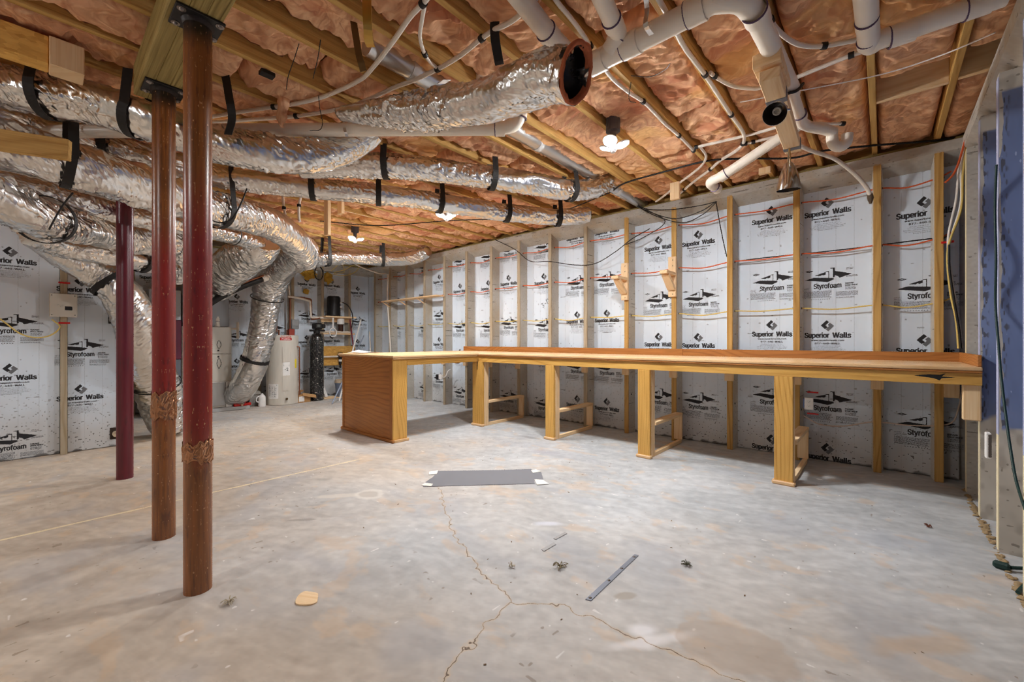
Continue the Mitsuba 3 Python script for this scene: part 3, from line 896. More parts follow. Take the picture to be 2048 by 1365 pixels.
# ------------------------------------------------------------------ steel columns and the beam they carry
def column(x, y, top, mat, label, plate=True, wraps=(), patch=None):
    k = thing('steel_column', label, 'column', None)
    r = 0.0565
    m = lathe([(0.001, 0.0), (r, 0.0), (r, 0.5), (r, 1.0), (r, 1.5), (r, 2.0), (r, top), (0.001, top)], 40)
    ang = np.arctan2(m.vertices[:, 1], m.vertices[:, 0])
    # the angle coordinate is folded so that it has no seam
    uv = np.stack([np.abs(ang) * r * 6, m.vertices[:, 2]], 1)
    m.apply_translation([x, y, 0])
    obj('post', m, mat, k, smooth=False, uv=None) if False else None
    lat = np.linspace(0, top, 30)
    side = lathe([(r, z) for z in lat], 40)
    ang = np.arctan2(side.vertices[:, 1], side.vertices[:, 0])
    uv = np.stack([np.abs(ang) * 0.9, side.vertices[:, 2]], 1)
    side.apply_translation([x, y, 0])
    obj('post', side, mat, k, smooth=True, uv=uv)
    if plate:
        pl = obj('top_plate', bx(x - 0.088, x + 0.088, y - 0.098, y + 0.092, top, top + 0.012, 0.002), paint(26, 24, 24, 0.45, 0.0), k)
        obj('weld_collar', turned([(r, -0.02), (r + 0.008, -0.006), (r + 0.010, 0.0)], [x, y, top], n=32), paint(36, 26, 22, 0.5), k, smooth=30)
        for sx in (-1, 1):
            for sy in (-1, 1):
                o = [x + sx * 0.064, y + sy * 0.074, top]
                b = turned([(0.0005, -0.013), (0.006, -0.012), (0.010, -0.007), (0.011, -0.003), (0.018, -0.003), (0.018, 0.001)], o, n=18)
                obj('carriage_bolt', b, paint(150, 140, 132, 0.35, 0.9), pl, smooth=30)
    for (z0, z1, col, amp) in wraps:
        rr = []
        th = np.linspace(0, 2 * math.pi, 64, endpoint=False)
        zs = np.linspace(z0, z1, 14)
        V = []
        for z in zs:
            Pn = np.stack([np.cos(th) * 4, np.sin(th) * 4, np.full(64, z * 60)], 1)
            ra = r + 0.002 + amp * (np.abs(meshkit.fbm(Pn * 2.2, 4, 5) - 0.5) * 2)
            zz = z + (meshkit.fbm(np.stack([np.cos(th) * 2.5, np.sin(th) * 2.5, np.full(64, z0)], 1), 3, 8) - 0.5) * 0.10 * (1 if z > (z0 + z1) / 2 else -1) + (meshkit.noise(Pn * 1.5, 8) - 0.5) * 0.012
            V.append(np.stack([x + ra * np.cos(th), y + ra * np.sin(th), zz], 1))
        V = np.vstack(V)
        i, j = np.meshgrid(np.arange(13), np.arange(64), indexing='ij')
        q = np.stack([i * 64 + j, i * 64 + (j + 1) % 64, (i + 1) * 64 + (j + 1) % 64, (i + 1) * 64 + j], -1).reshape(-1, 4)
        obj('crumpled_wrap', trimesh.Trimesh(V, np.vstack([q[:, [0, 1, 2]], q[:, [0, 2, 3]]]), process=False), col, k, label='crumpled shiny remains of tape')
    if patch:
        z0, z1, a0, col = patch
        t = np.linspace(0, 1, 12)
        V, n = [], 12
        for s in t:
            w = 0.16 * (0.3 + math.sin(s * math.pi) * 0.7)
            for sg in (-1, 1):
                a = a0 + sg * w + 0.5 * s * 0.5 + 0.05 * math.sin(s * 17)
                V.append((x + (r + 0.002) * math.cos(a), y + (r + 0.002) * math.sin(a), z0 + (z1 - z0) * s))
        F = [(2 * i_, 2 * i_ + 1, 2 * i_ + 2) for i_ in range(11)] + [(2 * i_ + 1, 2 * i_ + 3, 2 * i_ + 2) for i_ in range(11)]
        obj('peeled_patch', trimesh.Trimesh(np.array(V), F, process=False), paint(196, 150, 104, 0.7), k, label='tan patch of peeled coating')
    return k


AMBER = paint(176, 128, 96, 0.16, 0.85)
column(-2.455, 0.507, 2.705, RUST, 'rusty red steel column nearest the camera, bolted under the heavy beam', wraps=((0.62, 0.71, AMBER, 0.010),), patch=(0.80, 0.92, -2.2, None))
column(-3.272, 0.507, 2.705, RUST, 'rusty red steel column second from the camera, with crumpled tape above its foot', wraps=((0.72, 0.88, AMBER, 0.012),))
column(-4.930, 0.500, 2.898, PRIMER, 'slim dark maroon column farthest left, standing clear on the slab', plate=False)
bm = thing('support_beam', 'thick weathered treated-wood beam across the tops of the rusty columns', 'beam')
for i in range(3):
    y0 = 0.392 + i * 0.066
    board('ply', bx(-3.475, XR, y0, y0 + 0.065, 2.718, ZJ - 0.001, 0.003), (1, 0, 0), TREAT, bm)


# ------------------------------------------------------------------ foil-wrapped flexible ducts
DUCTS = {}


def duct_mesh(C, r, seed, amp=1.0, n=88, closed=True):
    Tn, N, B = frames(C)
    s = np.concatenate([[0], np.cumsum(np.linalg.norm(np.diff(C, axis=0), axis=1))])
    th = np.arange(n) / n * 2 * math.pi
    S, TH = np.meshgrid(s, th, indexing='ij')
    c, sn = np.cos(TH), np.sin(TH)
    R_ = np.broadcast_to(np.asarray(r)[:, None], S.shape)
    sw = S + 0.05 * np.sin(TH * 2 + seed) + 0.03 * c
    P1 = np.stack([sw * 16, c * 1.8 + seed, sn * 1.8], -1)
    sk = sw + 0.035 * np.sin(TH + seed)
    P2 = np.stack([sk * 62 + 3, c * 3.2 + seed, sn * 3.2], -1)
    P4 = np.stack([sk * 120 + 9, c * 7 + seed, sn * 7], -1)
    P3 = np.stack([S * 3.2, c * 1.1 + seed * 3, sn * 1.1], -1)
    mod = 0.3 + 1.1 * np.clip((meshkit.fbm(P3, 3, 2) - 0.35) * 3, 0, 1)
    d = (np.abs(meshkit.fbm(P1, 3, 1) - 0.5) - 0.13) * 0.055 * mod + (np.abs(meshkit.fbm(P2, 2, 4) - 0.5) - 0.16) * 0.040 * mod + (np.abs(meshkit.noise(P4, 5) - 0.5) - 0.25) * 0.007
    d = d + (meshkit.fbm(P3, 2, 7) - 0.5) * 0.05
    # the sleeve sags: flatter on top, fuller below
    up = N[:, None, :] * c[..., None] + B[:, None, :] * sn[..., None]
    d = d - 0.02 * np.clip(up[..., 2], 0, 1)
    Rr = R_ + d * amp * np.minimum(1, R_ / 0.13)
    v = C[:, None] + Rr[..., None] * up
    v = v.reshape(-1, 3)
    i, j = np.meshgrid(np.arange(len(C) - 1), np.arange(n), indexing='ij')
    q = np.stack([i * n + j, i * n + (j + 1) % n, (i + 1) * n + (j + 1) % n, (i + 1) * n + j], -1).reshape(-1, 4)
    f = np.vstack([q[:, [0, 1, 2]], q[:, [0, 2, 3]]])
    a, m, last = np.arange(n), len(v), len(v) - n
    v = np.vstack([v, C[:1], C[-1:]])
    f = np.vstack([f, np.stack([np.full(n, m), (a + 1) % n, a], 1)])
    if closed:
        f = np.vstack([f, np.stack([np.full(n, m + 1), last + a, last + (a + 1) % n], 1)])
    return trimesh.Trimesh(v, f, process=False)


def duct(name, pts, label, r, amp=1.0, straps=(), ds=0.0095, mat='foil'):
    """pts: (px, py, depth[, radius]); straps: (px, py, kind) with kind 'hang', 'ring' or 'thin'."""
    k = thing(name, label, 'duct', None)
    P = np.array([list(at_depth(q[0], q[1], q[2])) + [q[3] if len(q) > 3 else r] for q in pts])
    if pts[0][0] < 0:       # goes on beyond the picture's left edge
        d0 = np.array([-0.18, -1.0, 0.02]) * 1.3
        while P[0, 0] + d0[0] < XL + 0.3:
            d0 = d0 * 0.8
        P = np.vstack([[*(P[0, :3] + d0), P[0, 3]], [*(P[0, :3] + d0 * 0.4), P[0, 3]], P])
    C = spline(P, ds)
    seed = len(DUCTS) * 2.31 + 1
    obj('foil_sleeve', duct_mesh(C[:, :3], C[:, 3], seed, amp, closed='cut end' not in label), mat, k, smooth=True)
    DUCTS[k] = C
    pix = np.array([project(c) for c in C[:, :3]])
    for (sx, sy, kind) in straps:
        i = int(np.argmin(np.hypot(pix[:, 0] - sx, pix[:, 1] - sy)))
        i = min(max(i, 4), len(C) - 5)
        c, rr = C[i, :3], C[i, 3] + 0.014
        t = unit(C[i + 4, :3] - C[i - 4, :3])
        if kind == 'hang':
            side = unit(np.cross(t, [0, 0, 1]))
            upv = unit(np.cross(side, t))
            if upv[2] < 0:
                upv = -upv
            a = np.linspace(-0.15, math.pi + 0.15, 22)
            arc = [c + rr * (math.cos(q) * side - math.sin(q) * upv) for q in a]
            top0, top1 = arc[0].copy(), arc[-1].copy()
            hz = max(ZJ, c[2] + rr + 0.02)
            p0 = arc[0] + np.array([0, 0, 1.0]) * (hz - arc[0][2]) - side * rr * 0.25
            p1 = arc[-1] + np.array([0, 0, 1.0]) * (hz - arc[-1][2]) + side * rr * 0.25
            pts_ = [p0] + arc + [p1]
            obj('strap', band(np.array(pts_), 0.052, t, 0.004), STRAP, k)
        else:
            n1 = unit(np.cross(t, [0.1, 0.2, 1]))
            n2 = np.cross(t, n1)
            a = np.linspace(0, 2 * math.pi, 40)
            arc = np.array([c + (rr + 0.002) * (math.cos(q) * n1 + math.sin(q) * n2) for q in a])
            obj('strap', band(arc, 0.05 if kind == 'ring' else 0.014, t, 0.005), STRAP, k)
    return k


def project(p):
    q = np.asarray(p, float) - EYE
    d = q @ FWD
    return CX + FOC * (q @ RGT) / d, CY - FOC * q[2] / d


duct('flexible_duct', [(-60, 160, 2.5), (0, 170, 2.55), (90, 188, 2.6), (200, 207, 2.68), (300, 240, 2.75), (380, 268, 2.82), (440, 288, 2.88), (520, 303, 2.98), (600, 312, 3.1), (672, 304, 3.2, 0.125), (722, 283, 3.26, 0.10), (752, 262, 3.24, 0.075)],
     'thick silver duct just below the joists, passing behind the two rusty columns', 0.135, straps=((95, 190, 'hang'), (275, 232, 'hang')))
ka = duct('flexible_duct', [(682, 228, 2.96, 0.055), (708, 225, 2.92, 0.072), (750, 223, 2.85, 0.086), (800, 221, 2.76, 0.11), (850, 217, 2.67, 0.12), (900, 212, 2.56, 0.127), (950, 203, 2.45, 0.127), (1000, 189, 2.34, 0.125), (1040, 172, 2.24, 0.13), (1075, 155, 2.17, 0.133), (1105, 146, 2.12, 0.132), (1130, 145, 2.085, 0.133), (1153, 147, 2.05, 0.135)],
          'fat silver duct hanging near the camera with its cut end open', 0.158, 1.2)
C_ = DUCTS[ka]
t_ = unit(C_[-1, :3] - C_[-9, :3])
e_ = C_[-1, :3]
ringv = [(0.133, -0.012), (0.139, 0.004), (0.130, 0.010), (0.114, 0.004), (0.110, -0.02)]
mr = turned(ringv, e_, t_, 96)
mr.vertices += (meshkit.fbm(mr.vertices * 14, 3)[:, None] - 0.5) * 0.022
obj('insulation_edge', mr, paint(168, 92, 58, 0.95), ka, smooth=True, label='torn brown insulation at the open end')
ml = turned([(0.117, 0.0), (0.108, -0.05), (0.095, -0.12), (0.001, -0.14)], e_, t_, 40)
ml.vertices += (meshkit.fbm(ml.vertices * 14, 3)[:, None] - 0.5) * 0.03
obj('inner_liner', ml, paint(14, 12, 12, 0.3), ka, smooth=True, label='black inner liner')
obj('strap', band([at_depth(994, -30, 2.25), at_depth(990, 30, 2.27), at_depth(990, 75, 2.29), at_depth(997, 120, 2.34), at_depth(999, 130, 2.36)], 0.05, RGT, 0.005), STRAP, ka)

duct('flexible_duct', [(-70, 210, 2.85), (0, 229, 2.95), (60, 246, 3.1), (130, 266, 3.2), (190, 284, 3.35)], 'narrow shaded duct squeezed under the uppermost duct at the left edge', 0.10)
duct('flexible_duct', [(150, 282, 3.3), (200, 290, 3.38), (250, 300, 3.45), (330, 322, 3.6), (420, 350, 3.88), (520, 366, 4.06), (620, 376, 4.2), (700, 383, 4.3), (800, 393, 4.45), (900, 408, 4.68), (1000, 423, 4.95), (1100, 433, 5.15), (1150, 433, 5.22), (1178, 428, 5.24, 0.10)],
     'lower of the two long silver ducts hung in black straps under the joists', 0.110, straps=((215, 290, 'hang'), (626, 376, 'hang'), (758, 388, 'hang'), (880, 405, 'hang'), (1013, 425, 'hang'), (1115, 434, 'hang')))
duct('flexible_duct', [(600, 346, 3.75, 0.05), (640, 338, 3.75, 0.085), (700, 331, 3.74), (770, 330, 3.75), (870, 339, 3.83), (970, 352, 3.95), (1060, 366, 4.1), (1130, 378, 4.25), (1180, 377, 4.42), (1212, 362, 4.55), (1222, 345, 4.7, 0.1)],
     'upper of the two long silver ducts, curving up into the joists beside the nearest lamp', 0.112, straps=((772, 330, 'hang'), (985, 353, 'hang'), (1140, 380, 'hang')))
duct('flexible_duct', [(-80, 262, 2.6), (0, 286, 2.7), (100, 313, 2.85), (200, 344, 3.05), (300, 378, 3.35), (400, 408, 3.75), (480, 428, 4.15), (535, 444, 4.5), (572, 466, 4.8), (598, 494, 5.1), (612, 522, 5.4, 0.15)],
     'largest silver trunk duct with a shiny seam, bending down towards the far wall', 0.172, straps=((140, 326, 'hang'), (437, 418, 'hang')))
duct('flexible_duct', [(-80, 352, 3.0, 0.09), (20, 366, 3.2), (100, 388, 3.4), (180, 410, 3.6), (260, 430, 3.85), (340, 446, 4.15), (413, 459, 4.5), (470, 473, 4.95), (515, 488, 5.35)],
     'silver duct tucked under the trunk duct, ending above the furnace', 0.10, straps=((463, 471, 'thin'),))
duct('flexible_duct', [(528, 478, 5.4, 0.2), (512, 500, 5.5, 0.24), (480, 520, 5.7, 0.26), (450, 545, 5.95, 0.27), (428, 572, 6.3, 0.27)],
     'crumpled elbow of silver duct over the top of the furnace', 0.25, 1.3)
duct('flexible_duct', [(-90, 372, 2.6), (-20, 384, 2.72), (30, 412, 2.85), (66, 430, 3.0), (90, 440, 3.15), (130, 447, 3.4), (180, 457, 3.7), (240, 470, 4.02), (300, 480, 4.25), (350, 482, 4.45)],
     'heavily wrinkled silver duct at the left edge, cinched by a black band', 0.158, 1.3, straps=((90, 440, 'ring'),))
duct('flexible_duct', [(60, 470, 3.5, 0.09), (120, 492, 3.8), (180, 503, 4.0), (240, 512, 4.25), (300, 528, 4.6), (345, 540, 5.0)],
     'thin silver duct below the wrinkled one, reaching towards the furnace', 0.105, straps=((283, 523, 'ring'),))
duct('flexible_duct', [(60, 476, 3.75, 0.08), (100, 494, 3.95, 0.12), (150, 520, 4.15, 0.15), (200, 548, 4.35, 0.17), (240, 584, 4.45, 0.18), (268, 634, 4.6, 0.2), (290, 694, 4.78, 0.215), (310, 754, 5.0, 0.22), (324, 806, 5.15, 0.22), (337, 848, 5.25, 0.205), (345, 866, 5.28, 0.19)],
     'big silver return duct dropping to the floor behind the columns', 0.22, 1.2, straps=((222, 566, 'ring'), (318, 768, 'thin')))
duct('flexible_duct', [(366, 446, 5.0), (360, 480, 5.1), (357, 515, 5.25), (354, 556, 5.5)], 'short upright silver duct between the two rusty columns', 0.115)
duct('flexible_duct', [(612, 492, 5.7, 0.16), (585, 516, 6.2, 0.2), (556, 540, 6.65, 0.24), (540, 566, 6.9, 0.27), (535, 596, 7.0, 0.23), (530, 630, 7.05, 0.21), (523, 670, 7.1, 0.205), (513, 710, 7.1, 0.2), (502, 742, 7.12, 0.21), (486, 774, 7.2, 0.22), (466, 796, 7.4, 0.21)],
     'upright silver duct standing between the furnace and the water heater', 0.21, 1.1, straps=((507, 720, 'ring'), (536, 597, 'thin')))
duct('flexible_duct', [(590, 528, 6.2, 0.14), (640, 518, 6.8), (700, 516, 7.15), (765, 518, 7.4), (815, 517, 7.6), (840, 510, 7.65), (856, 502, 7.55, 0.1)],
     'long silver duct along the top of the far wall', 0.125, straps=((652, 517, 'hang'), (765, 518, 'hang')))

g = thing('metal_duct', 'bare galvanized round duct running between two joists to the studded wall', 'duct')
xm = -2.30
obj('pipe', cyl([xm, 1.30, 2.965], [xm, 5.12, 2.945], 0.068, 32), 'galvanized', g, smooth=40)
for y in (1.62, 2.95, 4.42):
    obj('joint_band', turned([(0.068, -0.03), (0.0705, -0.028), (0.0705, 0.028), (0.068, 0.03)], [xm, y, 2.9635 - (y - 1.3) * 0.0052], (0, 1, -0.005), 32), paint(210, 210, 208, 0.35, 0.3), g, smooth=30)

# ---- loose hanging straps
solo('hanging_strap', band([at_depth(430, 92, 2.85), at_depth(446, 130, 2.75), at_depth(459, 200, 2.7), at_depth(464, 238, 2.7), at_depth(456, 270, 2.68)], 0.05, RGT), STRAP, 'loose black strap hanging from a joist to the right of the nearest column', 'strap')
solo('hanging_strap', band([at_depth(706, 36, 2.35), at_depth(712, 75, 2.32), at_depth(718, 110, 2.3), at_depth(727, 143, 2.3)], 0.036, RGT), paint(112, 88, 52, 0.5, 0.3), 'loose brown strap hanging left of the golden strap', 'strap')
solo('hanging_strap', band([at_depth(734, -30, 2.0), at_depth(734, 20, 2.0), at_depth(736, 60, 2.02), at_depth(738, 84, 2.06), at_depth(742, 94, 2.09)], 0.042, RGT, 0.006), paint(196, 158, 84, 0.3, 0.8), 'loose golden foil strap hanging at the top of the picture', 'strap')


# ------------------------------------------------------------------ white plastic drain pipes
def rounded(pts, rad=0.06, k=7):
    P = [np.asarray(p, float) for p in pts]
    out = [P[0]]
    for a, b, c in zip(P[:-2], P[1:-1], P[2:]):
        d0, d1 = unit(a - b), unit(c - b)
        r_ = min(rad, np.linalg.norm(a - b) * 0.45, np.linalg.norm(c - b) * 0.45)
        p0, p1 = b + d0 * r_, b + d1 * r_
        for t in np.linspace(0, 1, k):
            out.append((1 - t) ** 2 * p0 + 2 * t * (1 - t) * b + t * t * p1)
    out.append(P[-1])
    return np.array(out)


def pipe_part(parent, pts, r, rad=0.07, name='pipe', mat=None):
    return obj(name, tube(rounded(pts, rad), r, 22), mat or PVC, parent, smooth=35)


def coupling(parent, p, d, r, ln=0.07):
    d = unit(d)
    k = obj('coupling', turned([(r, -ln / 2), (r + 0.006, -ln / 2), (r + 0.006, ln / 2), (r, ln / 2)], p, d, 26), PVC, parent, smooth=30)
    obj('glue_line', turned([(r + 0.0005, -0.004), (r + 0.0068, -0.002), (r + 0.0068, 0.002), (r + 0.0005, 0.004)], np.asarray(p) - d * ln / 2, d, 26), paint(84, 66, 92, 0.5), k, smooth=30)


dp = thing('drain_pipe', 'long horizontal white drain pipe under the joists, behind the rusty columns', 'pipe')
a_, b_ = at_depth(86, 264, 3.12), at_depth(1000, 258, 3.07)
el = [a_, b_, at_depth(1036, 250, 3.06), at_depth(1040, 205, 3.05)]
pipe_part(dp, el, 0.047, 0.08)
d_ = unit(b_ - a_)
coupling(dp, at_depth(1000, 258, 3.07), d_, 0.047)
coupling(dp, at_depth(1040, 228, 3.055), el[3] - el[2], 0.047)
st = band(np.array([at_depth(690, 214, 3.14), at_depth(688, 246, 3.10), at_depth(690, 262, 3.01), at_depth(694, 274, 3.07)]), 0.02, d_, 0.002)
obj('perforated_hanger', st, 'galvanized', dp)

dm = thing('drain_pipe', 'branching white drain pipe at the top of the picture with a trap at its end', 'pipe')
zz = 2.76
main0, main1 = at_z(1160, 143, 2.81), at_z(1408, 14, 2.81)
pipe_part(dm, [main0, main1], 0.057)
md = unit(main1 - main0)
p_el = at_z(1428, 2, 2.81)
pipe_part(dm, [main1, p_el, at_z(1484, -2, 2.80), at_z(1512, 32, 2.79)], 0.054, 0.09, 'elbow')
coupling(dm, at_z(1392, 22, 2.81), md, 0.057, 0.09)
coupling(dm, at_z(1262, 90, 2.81), md, 0.057, 0.10)
coupling(dm, at_z(1196, 124, 2.81), md, 0.057, 0.10)
coupling(dm, at_z(1512, 30, 2.775), at_z(1530, 75, 2.775) - at_z(1512, 30, 2.775), 0.052, 0.07)
pipe_part(dm, [at_z(1510, 28, 2.775), at_z(1582, 180, 2.765)], 0.05)
pipe_part(dm, [at_z(1578, 172, 2.765), at_z(1606, 252, 2.745), at_z(1652, 260, 2.72), at_z(1668, 266, 2.70)], 0.036, 0.08)
coupling(dm, at_z(1583, 184, 2.765), at_z(1600, 230, 2.76) - at_z(1583, 184, 2.765), 0.037, 0.08)
coupling(dm, at_z(1600, 232, 2.752), at_z(1606, 250, 2.75) - at_z(1596, 220, 2.755), 0.037, 0.05)
q0 = at_z(1664, 262, 2.72)
trap = [q0, q0 + [0, 0, -0.06], q0 + np.array([0.012, 0.005, -0.105]), q0 + np.array([0.045, 0.02, -0.125]), q0 + np.array([0.078, 0.035, -0.10]), q0 + np.array([0.085, 0.038, -0.04])]
obj('trap', tube(spline(trap, 0.015), 0.036, 22), PVC, dm, smooth=35)
# branches
b0, b1 = at_z(1012, -40, 2.85), at_z(1098, 70, 2.84)
pipe_part(dm, [b0, b1, at_z(1150, 122, 2.82)], 0.05)
coupling(dm, b1, b1 - b0, 0.05, 0.07)
c0, c1 = at_z(1183, -50, 2.85), at_z(1226, 46, 2.85)
pipe_part(dm, [c0, c1, at_z(1240, 70, 2.85), at_z(1218, 102, 2.81)], 0.045, 0.06)
coupling(dm, c1, c1 - c0, 0.045, 0.06)
coupling(dm, at_z(1233, 80, 2.838), at_z(1218, 102, 2.81) - at_z(1240, 70, 2.85), 0.045, 0.05)
obj('perforated_hanger', band(np.array([at_z(1290, -20, 2.9), at_z(1294, 20, 2.86), at_z(1291, 50, 2.745), at_z(1303, 70, 2.75)]), 0.024, md, 0.002), 'galvanized', dm)

de = thing('drain_pipe', 'short white drain elbow above the open-ended duct', 'pipe')
pipe_part(de, [at_depth(1120, 76, 2.6), at_depth(1010, 70, 2.72), at_depth(975, 74, 2.75), at_depth(966, 110, 2.78), at_depth(964, 170, 2.85)], 0.042, 0.10)
coupling(de, at_depth(1004, 70, 2.725), [1, 0.5, 0], 0.042, 0.05)
coupling(de, at_depth(1058, 72, 2.67), [1, 0.5, 0], 0.042, 0.06)

du = thing('drain_pipe', 'white drain pipe turning a corner at the upper right, under the joists', 'pipe')
r0, r1, r2 = at_z(1727, -60, 2.80), at_z(1738, 88, 2.76), at_z(2010, -8, 2.82)
pipe_part(du, [r0, r1 + (r0 - r1) * 0.02, at_z(1742, 92, 2.76), r1 + (r2 - r1) * 0.06, r2], 0.047, 0.07)
coupling(du, at_z(1734, 46, 2.768), r1 - r0, 0.042, 0.05)
coupling(du, at_z(1736, 84, 2.762), r1 - r0, 0.042, 0.04)
coupling(du, at_z(1803, 68, 2.77), r2 - r1, 0.047, 0.10)
coupling(du, at_z(1954, 12, 2.81), r2 - r1, 0.047, 0.09)

dl = thing('drain_pipe', 'thin white drain pipe sloping down to an elbow above the studded wall', 'pipe')
s0, s1 = at_depth(1600, 250, 3.3), at_depth(1446, 352, 3.75)
pipe_part(dl, [s0, s1, at_depth(1416, 366, 3.85), at_depth(1436, 380, 3.95)], 0.041, 0.06)
coupling(dl, s1, s1 - s0, 0.041, 0.06)
coupling(dl, at_depth(1432, 377, 3.93), at_depth(1436, 380, 3.95) - at_depth(1416, 366, 3.85), 0.041, 0.05)


# ------------------------------------------------------------------ furnace, water heater and water treatment in the far corner
fu = thing('furnace', 'tall light grey furnace cabinet with two doors between the silver ducts', 'furnace')
FXa, FXb, FY0, FY1 = -9.10, -8.42, 1.53, 2.22
obj('cabinet', bx(FXa, FXb - 0.02, FY0, FY1, 0.06, 1.43, 0.006), CREAM, fu)
up = obj('upper_door', bx(FXb - 0.019, FXb, FY0 + 0.006, FY1 - 0.006, 0.975, 1.425, 0.008), CREAM, fu)
lo = obj('lower_door', bx(FXb - 0.019, FXb, FY0 + 0.006, FY1 - 0.006, 0.50, 0.965, 0.008), CREAM, fu)
obj('base_panel', bx(FXb - 0.019, FXb - 0.004, FY0 + 0.02, FY1 - 0.09, 0.09, 0.485, 0.004), paint(178, 178, 176, 0.32, 0.5), fu, label='dull metal filter panel')
obj('base_frame', cat(bx(FXb - 0.02, FXb + 0.004, FY0, FY1, 0.486, 0.498, 0.002), bx(FXb - 0.02, FXb + 0.003, FY1 - 0.088, FY1, 0.06, 0.485, 0.003)), WHITE, fu)
obj('badge', placed(poly2d([(0.05 * math.cos(a), 0.014 * math.sin(a)) for a in np.linspace(0, 2 * math.pi, 24, endpoint=False)]), [FXb + 0.0012, 1.83, 1.305], (0, 1, 0), (0, 0, 1)), paint(58, 66, 96, 0.4), up, label='oval dark blue badge')
obj('lettering', placed(text2d('Carrier', 0.013, 0.07, 0, 0, True, True), [FXb + 0.0022, 1.83, 1.299], (0, 1, 0), (0, 0, 1)), WHITE, up)
for y, z, par in ((2.02, 1.03, up), (2.02, 0.925, lo), (1.62, 1.03, up), (1.62, 0.925, lo)):
    obj('knob', turned([(0.0005, 0.018), (0.012, 0.016), (0.014, 0.008), (0.010, 0.0)], [FXb, y, z], (1, 0, 0), 16), BLACK, par, smooth=35)
for z0, par in ((0.62, lo), (0.73, lo), (0.84, lo), (1.02, up)):
    obj('notice', placed(rects2d([(0, 0, 0.12, 0.045)]), [FXb + 0.0012, 1.76, z0], (0, 1, 0), (0, 0, 1)), paint(216, 196, 184, 0.6), par)
for (y, z0, z1, par) in ((2.03, 1.05, 1.2, up), (2.03, 0.72, 0.9, lo)):
    obj('grip', tube(spline([[FXb + 0.001, y, z0], [FXb + 0.012, y - 0.03, (z0 + z1) / 2], [FXb + 0.001, y, z1], [FXb + 0.012, y + 0.03, (z0 + z1) / 2], [FXb + 0.001, y, z0]], 0.012), 0.003, 6), BLACK, par, smooth=True)
obj('plinth', bx(FXa, FXb + 0.08, FY0 - 0.4, FY1 + 0.25, 0.0, 0.055, 0.006), paint(178, 178, 176, 0.8), fu)
obj('plenum', bx(FXa, FXb - 0.08, FY0 + 0.02, FY1 - 0.02, 1.435, 2.1, 0.01), paint(146, 148, 150, 0.55, 0.2), fu, label='bare sheet-metal plenum')
obj('side_panel', bx(FXa + 0.01, FXb - 0.02, FY0 - 0.42, FY0 - 0.004, 0.90, 1.52, 0.005), paint(108, 40, 66, 0.5), fu, label='dark maroon side panel')
obj('return_box', bx(FXa + 0.01, FXb - 0.03, FY0 - 0.42, FY0 - 0.004, 0.056, 0.895, 0.005), paint(112, 116, 124, 0.5, 0.3), fu, label='grey return box')
obj('upper_box', bx(FXa + 0.01, FXb - 0.05, FY0 - 0.40, FY0 - 0.004, 1.525, 2.0, 0.005), paint(186, 190, 194, 0.4, 0.3), fu)
ex = obj('control_cover', bx(FXb - 0.12, FXb - 0.03, 1.56, 1.84, 1.431, 1.50, 0.008), WHITE, fu)
vp = thing('vent_pipe', 'white plastic vent pipe rising from the top of the furnace', 'pipe')
obj('pipe', cyl([-8.52, 2.03, 1.431], [-8.60, 2.05, 1.93], 0.042, 18), PVC, vp, smooth=35)
coupling(vp, [-8.54, 2.035, 1.56], [-0.08, 0.02, 0.5], 0.042, 0.08)
vr = thing('flue_adapter', 'grey flue adapter with a red warning label on top of the furnace', 'pipe')
obj('pipe', cyl([-8.54, 1.88, 1.431], [-8.56, 1.88, 1.85], 0.068, 20), paint(190, 184, 180, 0.5), vr, smooth=35)
obj('warning_label', turned([(0.0695, -0.06), (0.0705, -0.058), (0.0705, 0.058), (0.0695, 0.06)], [-8.55, 1.88, 1.68], (-0.02, 0, 0.4), 24), RED, vr, smooth=35)
ct = thing('condensate_drain', 'small white drain tee beside the furnace top', 'pipe')
obj('pipe', cat(cyl([-8.40, 2.30, 1.23], [-8.40, 2.30, 1.52], 0.021, 12), cyl([-8.45, 2.221, 1.40], [-8.40, 2.30, 1.40], 0.018, 12)), PVC, ct, smooth=35)

# water heater
wh = thing('water_heater', 'beige cylindrical water heater standing on the slab near the far wall', 'water heater')
hx, hy, hr, hh = -8.55, 3.08, 0.272, 1.30
obj('tank', turned([(0.001, 0.0), (hr - 0.012, 0.0), (hr, 0.012), (hr, hh - 0.02), (hr - 0.02, hh), (0.001, hh + 0.004)], [hx, hy, 0], n=56), CREAM, wh, smooth=30)
fd = unit(np.array([EYE[0] - hx, EYE[1] - hy, 0]))          # the side that faces the room
rt = np.array([-fd[1], fd[0], 0])


def on_tank(mesh, ang, z, rad, o=(hx, hy)):
    """Bends a flat mesh (x across, y up) round an upright cylinder; ang in radians from the front, positive to the right."""
    v = np.array(mesh.vertices)
    a = ang + v[:, 0] / rad
    d = fd[None, :] * np.cos(a)[:, None] + rt[None, :] * np.sin(a)[:, None]
    rr = rad + v[:, 2:3]
    out = np.array([o[0], o[1], 0]) + d * rr + np.array([0, 0, 1.0]) * (v[:, 1:2] + z)
    return trimesh.Trimesh(out, mesh.faces, process=False)


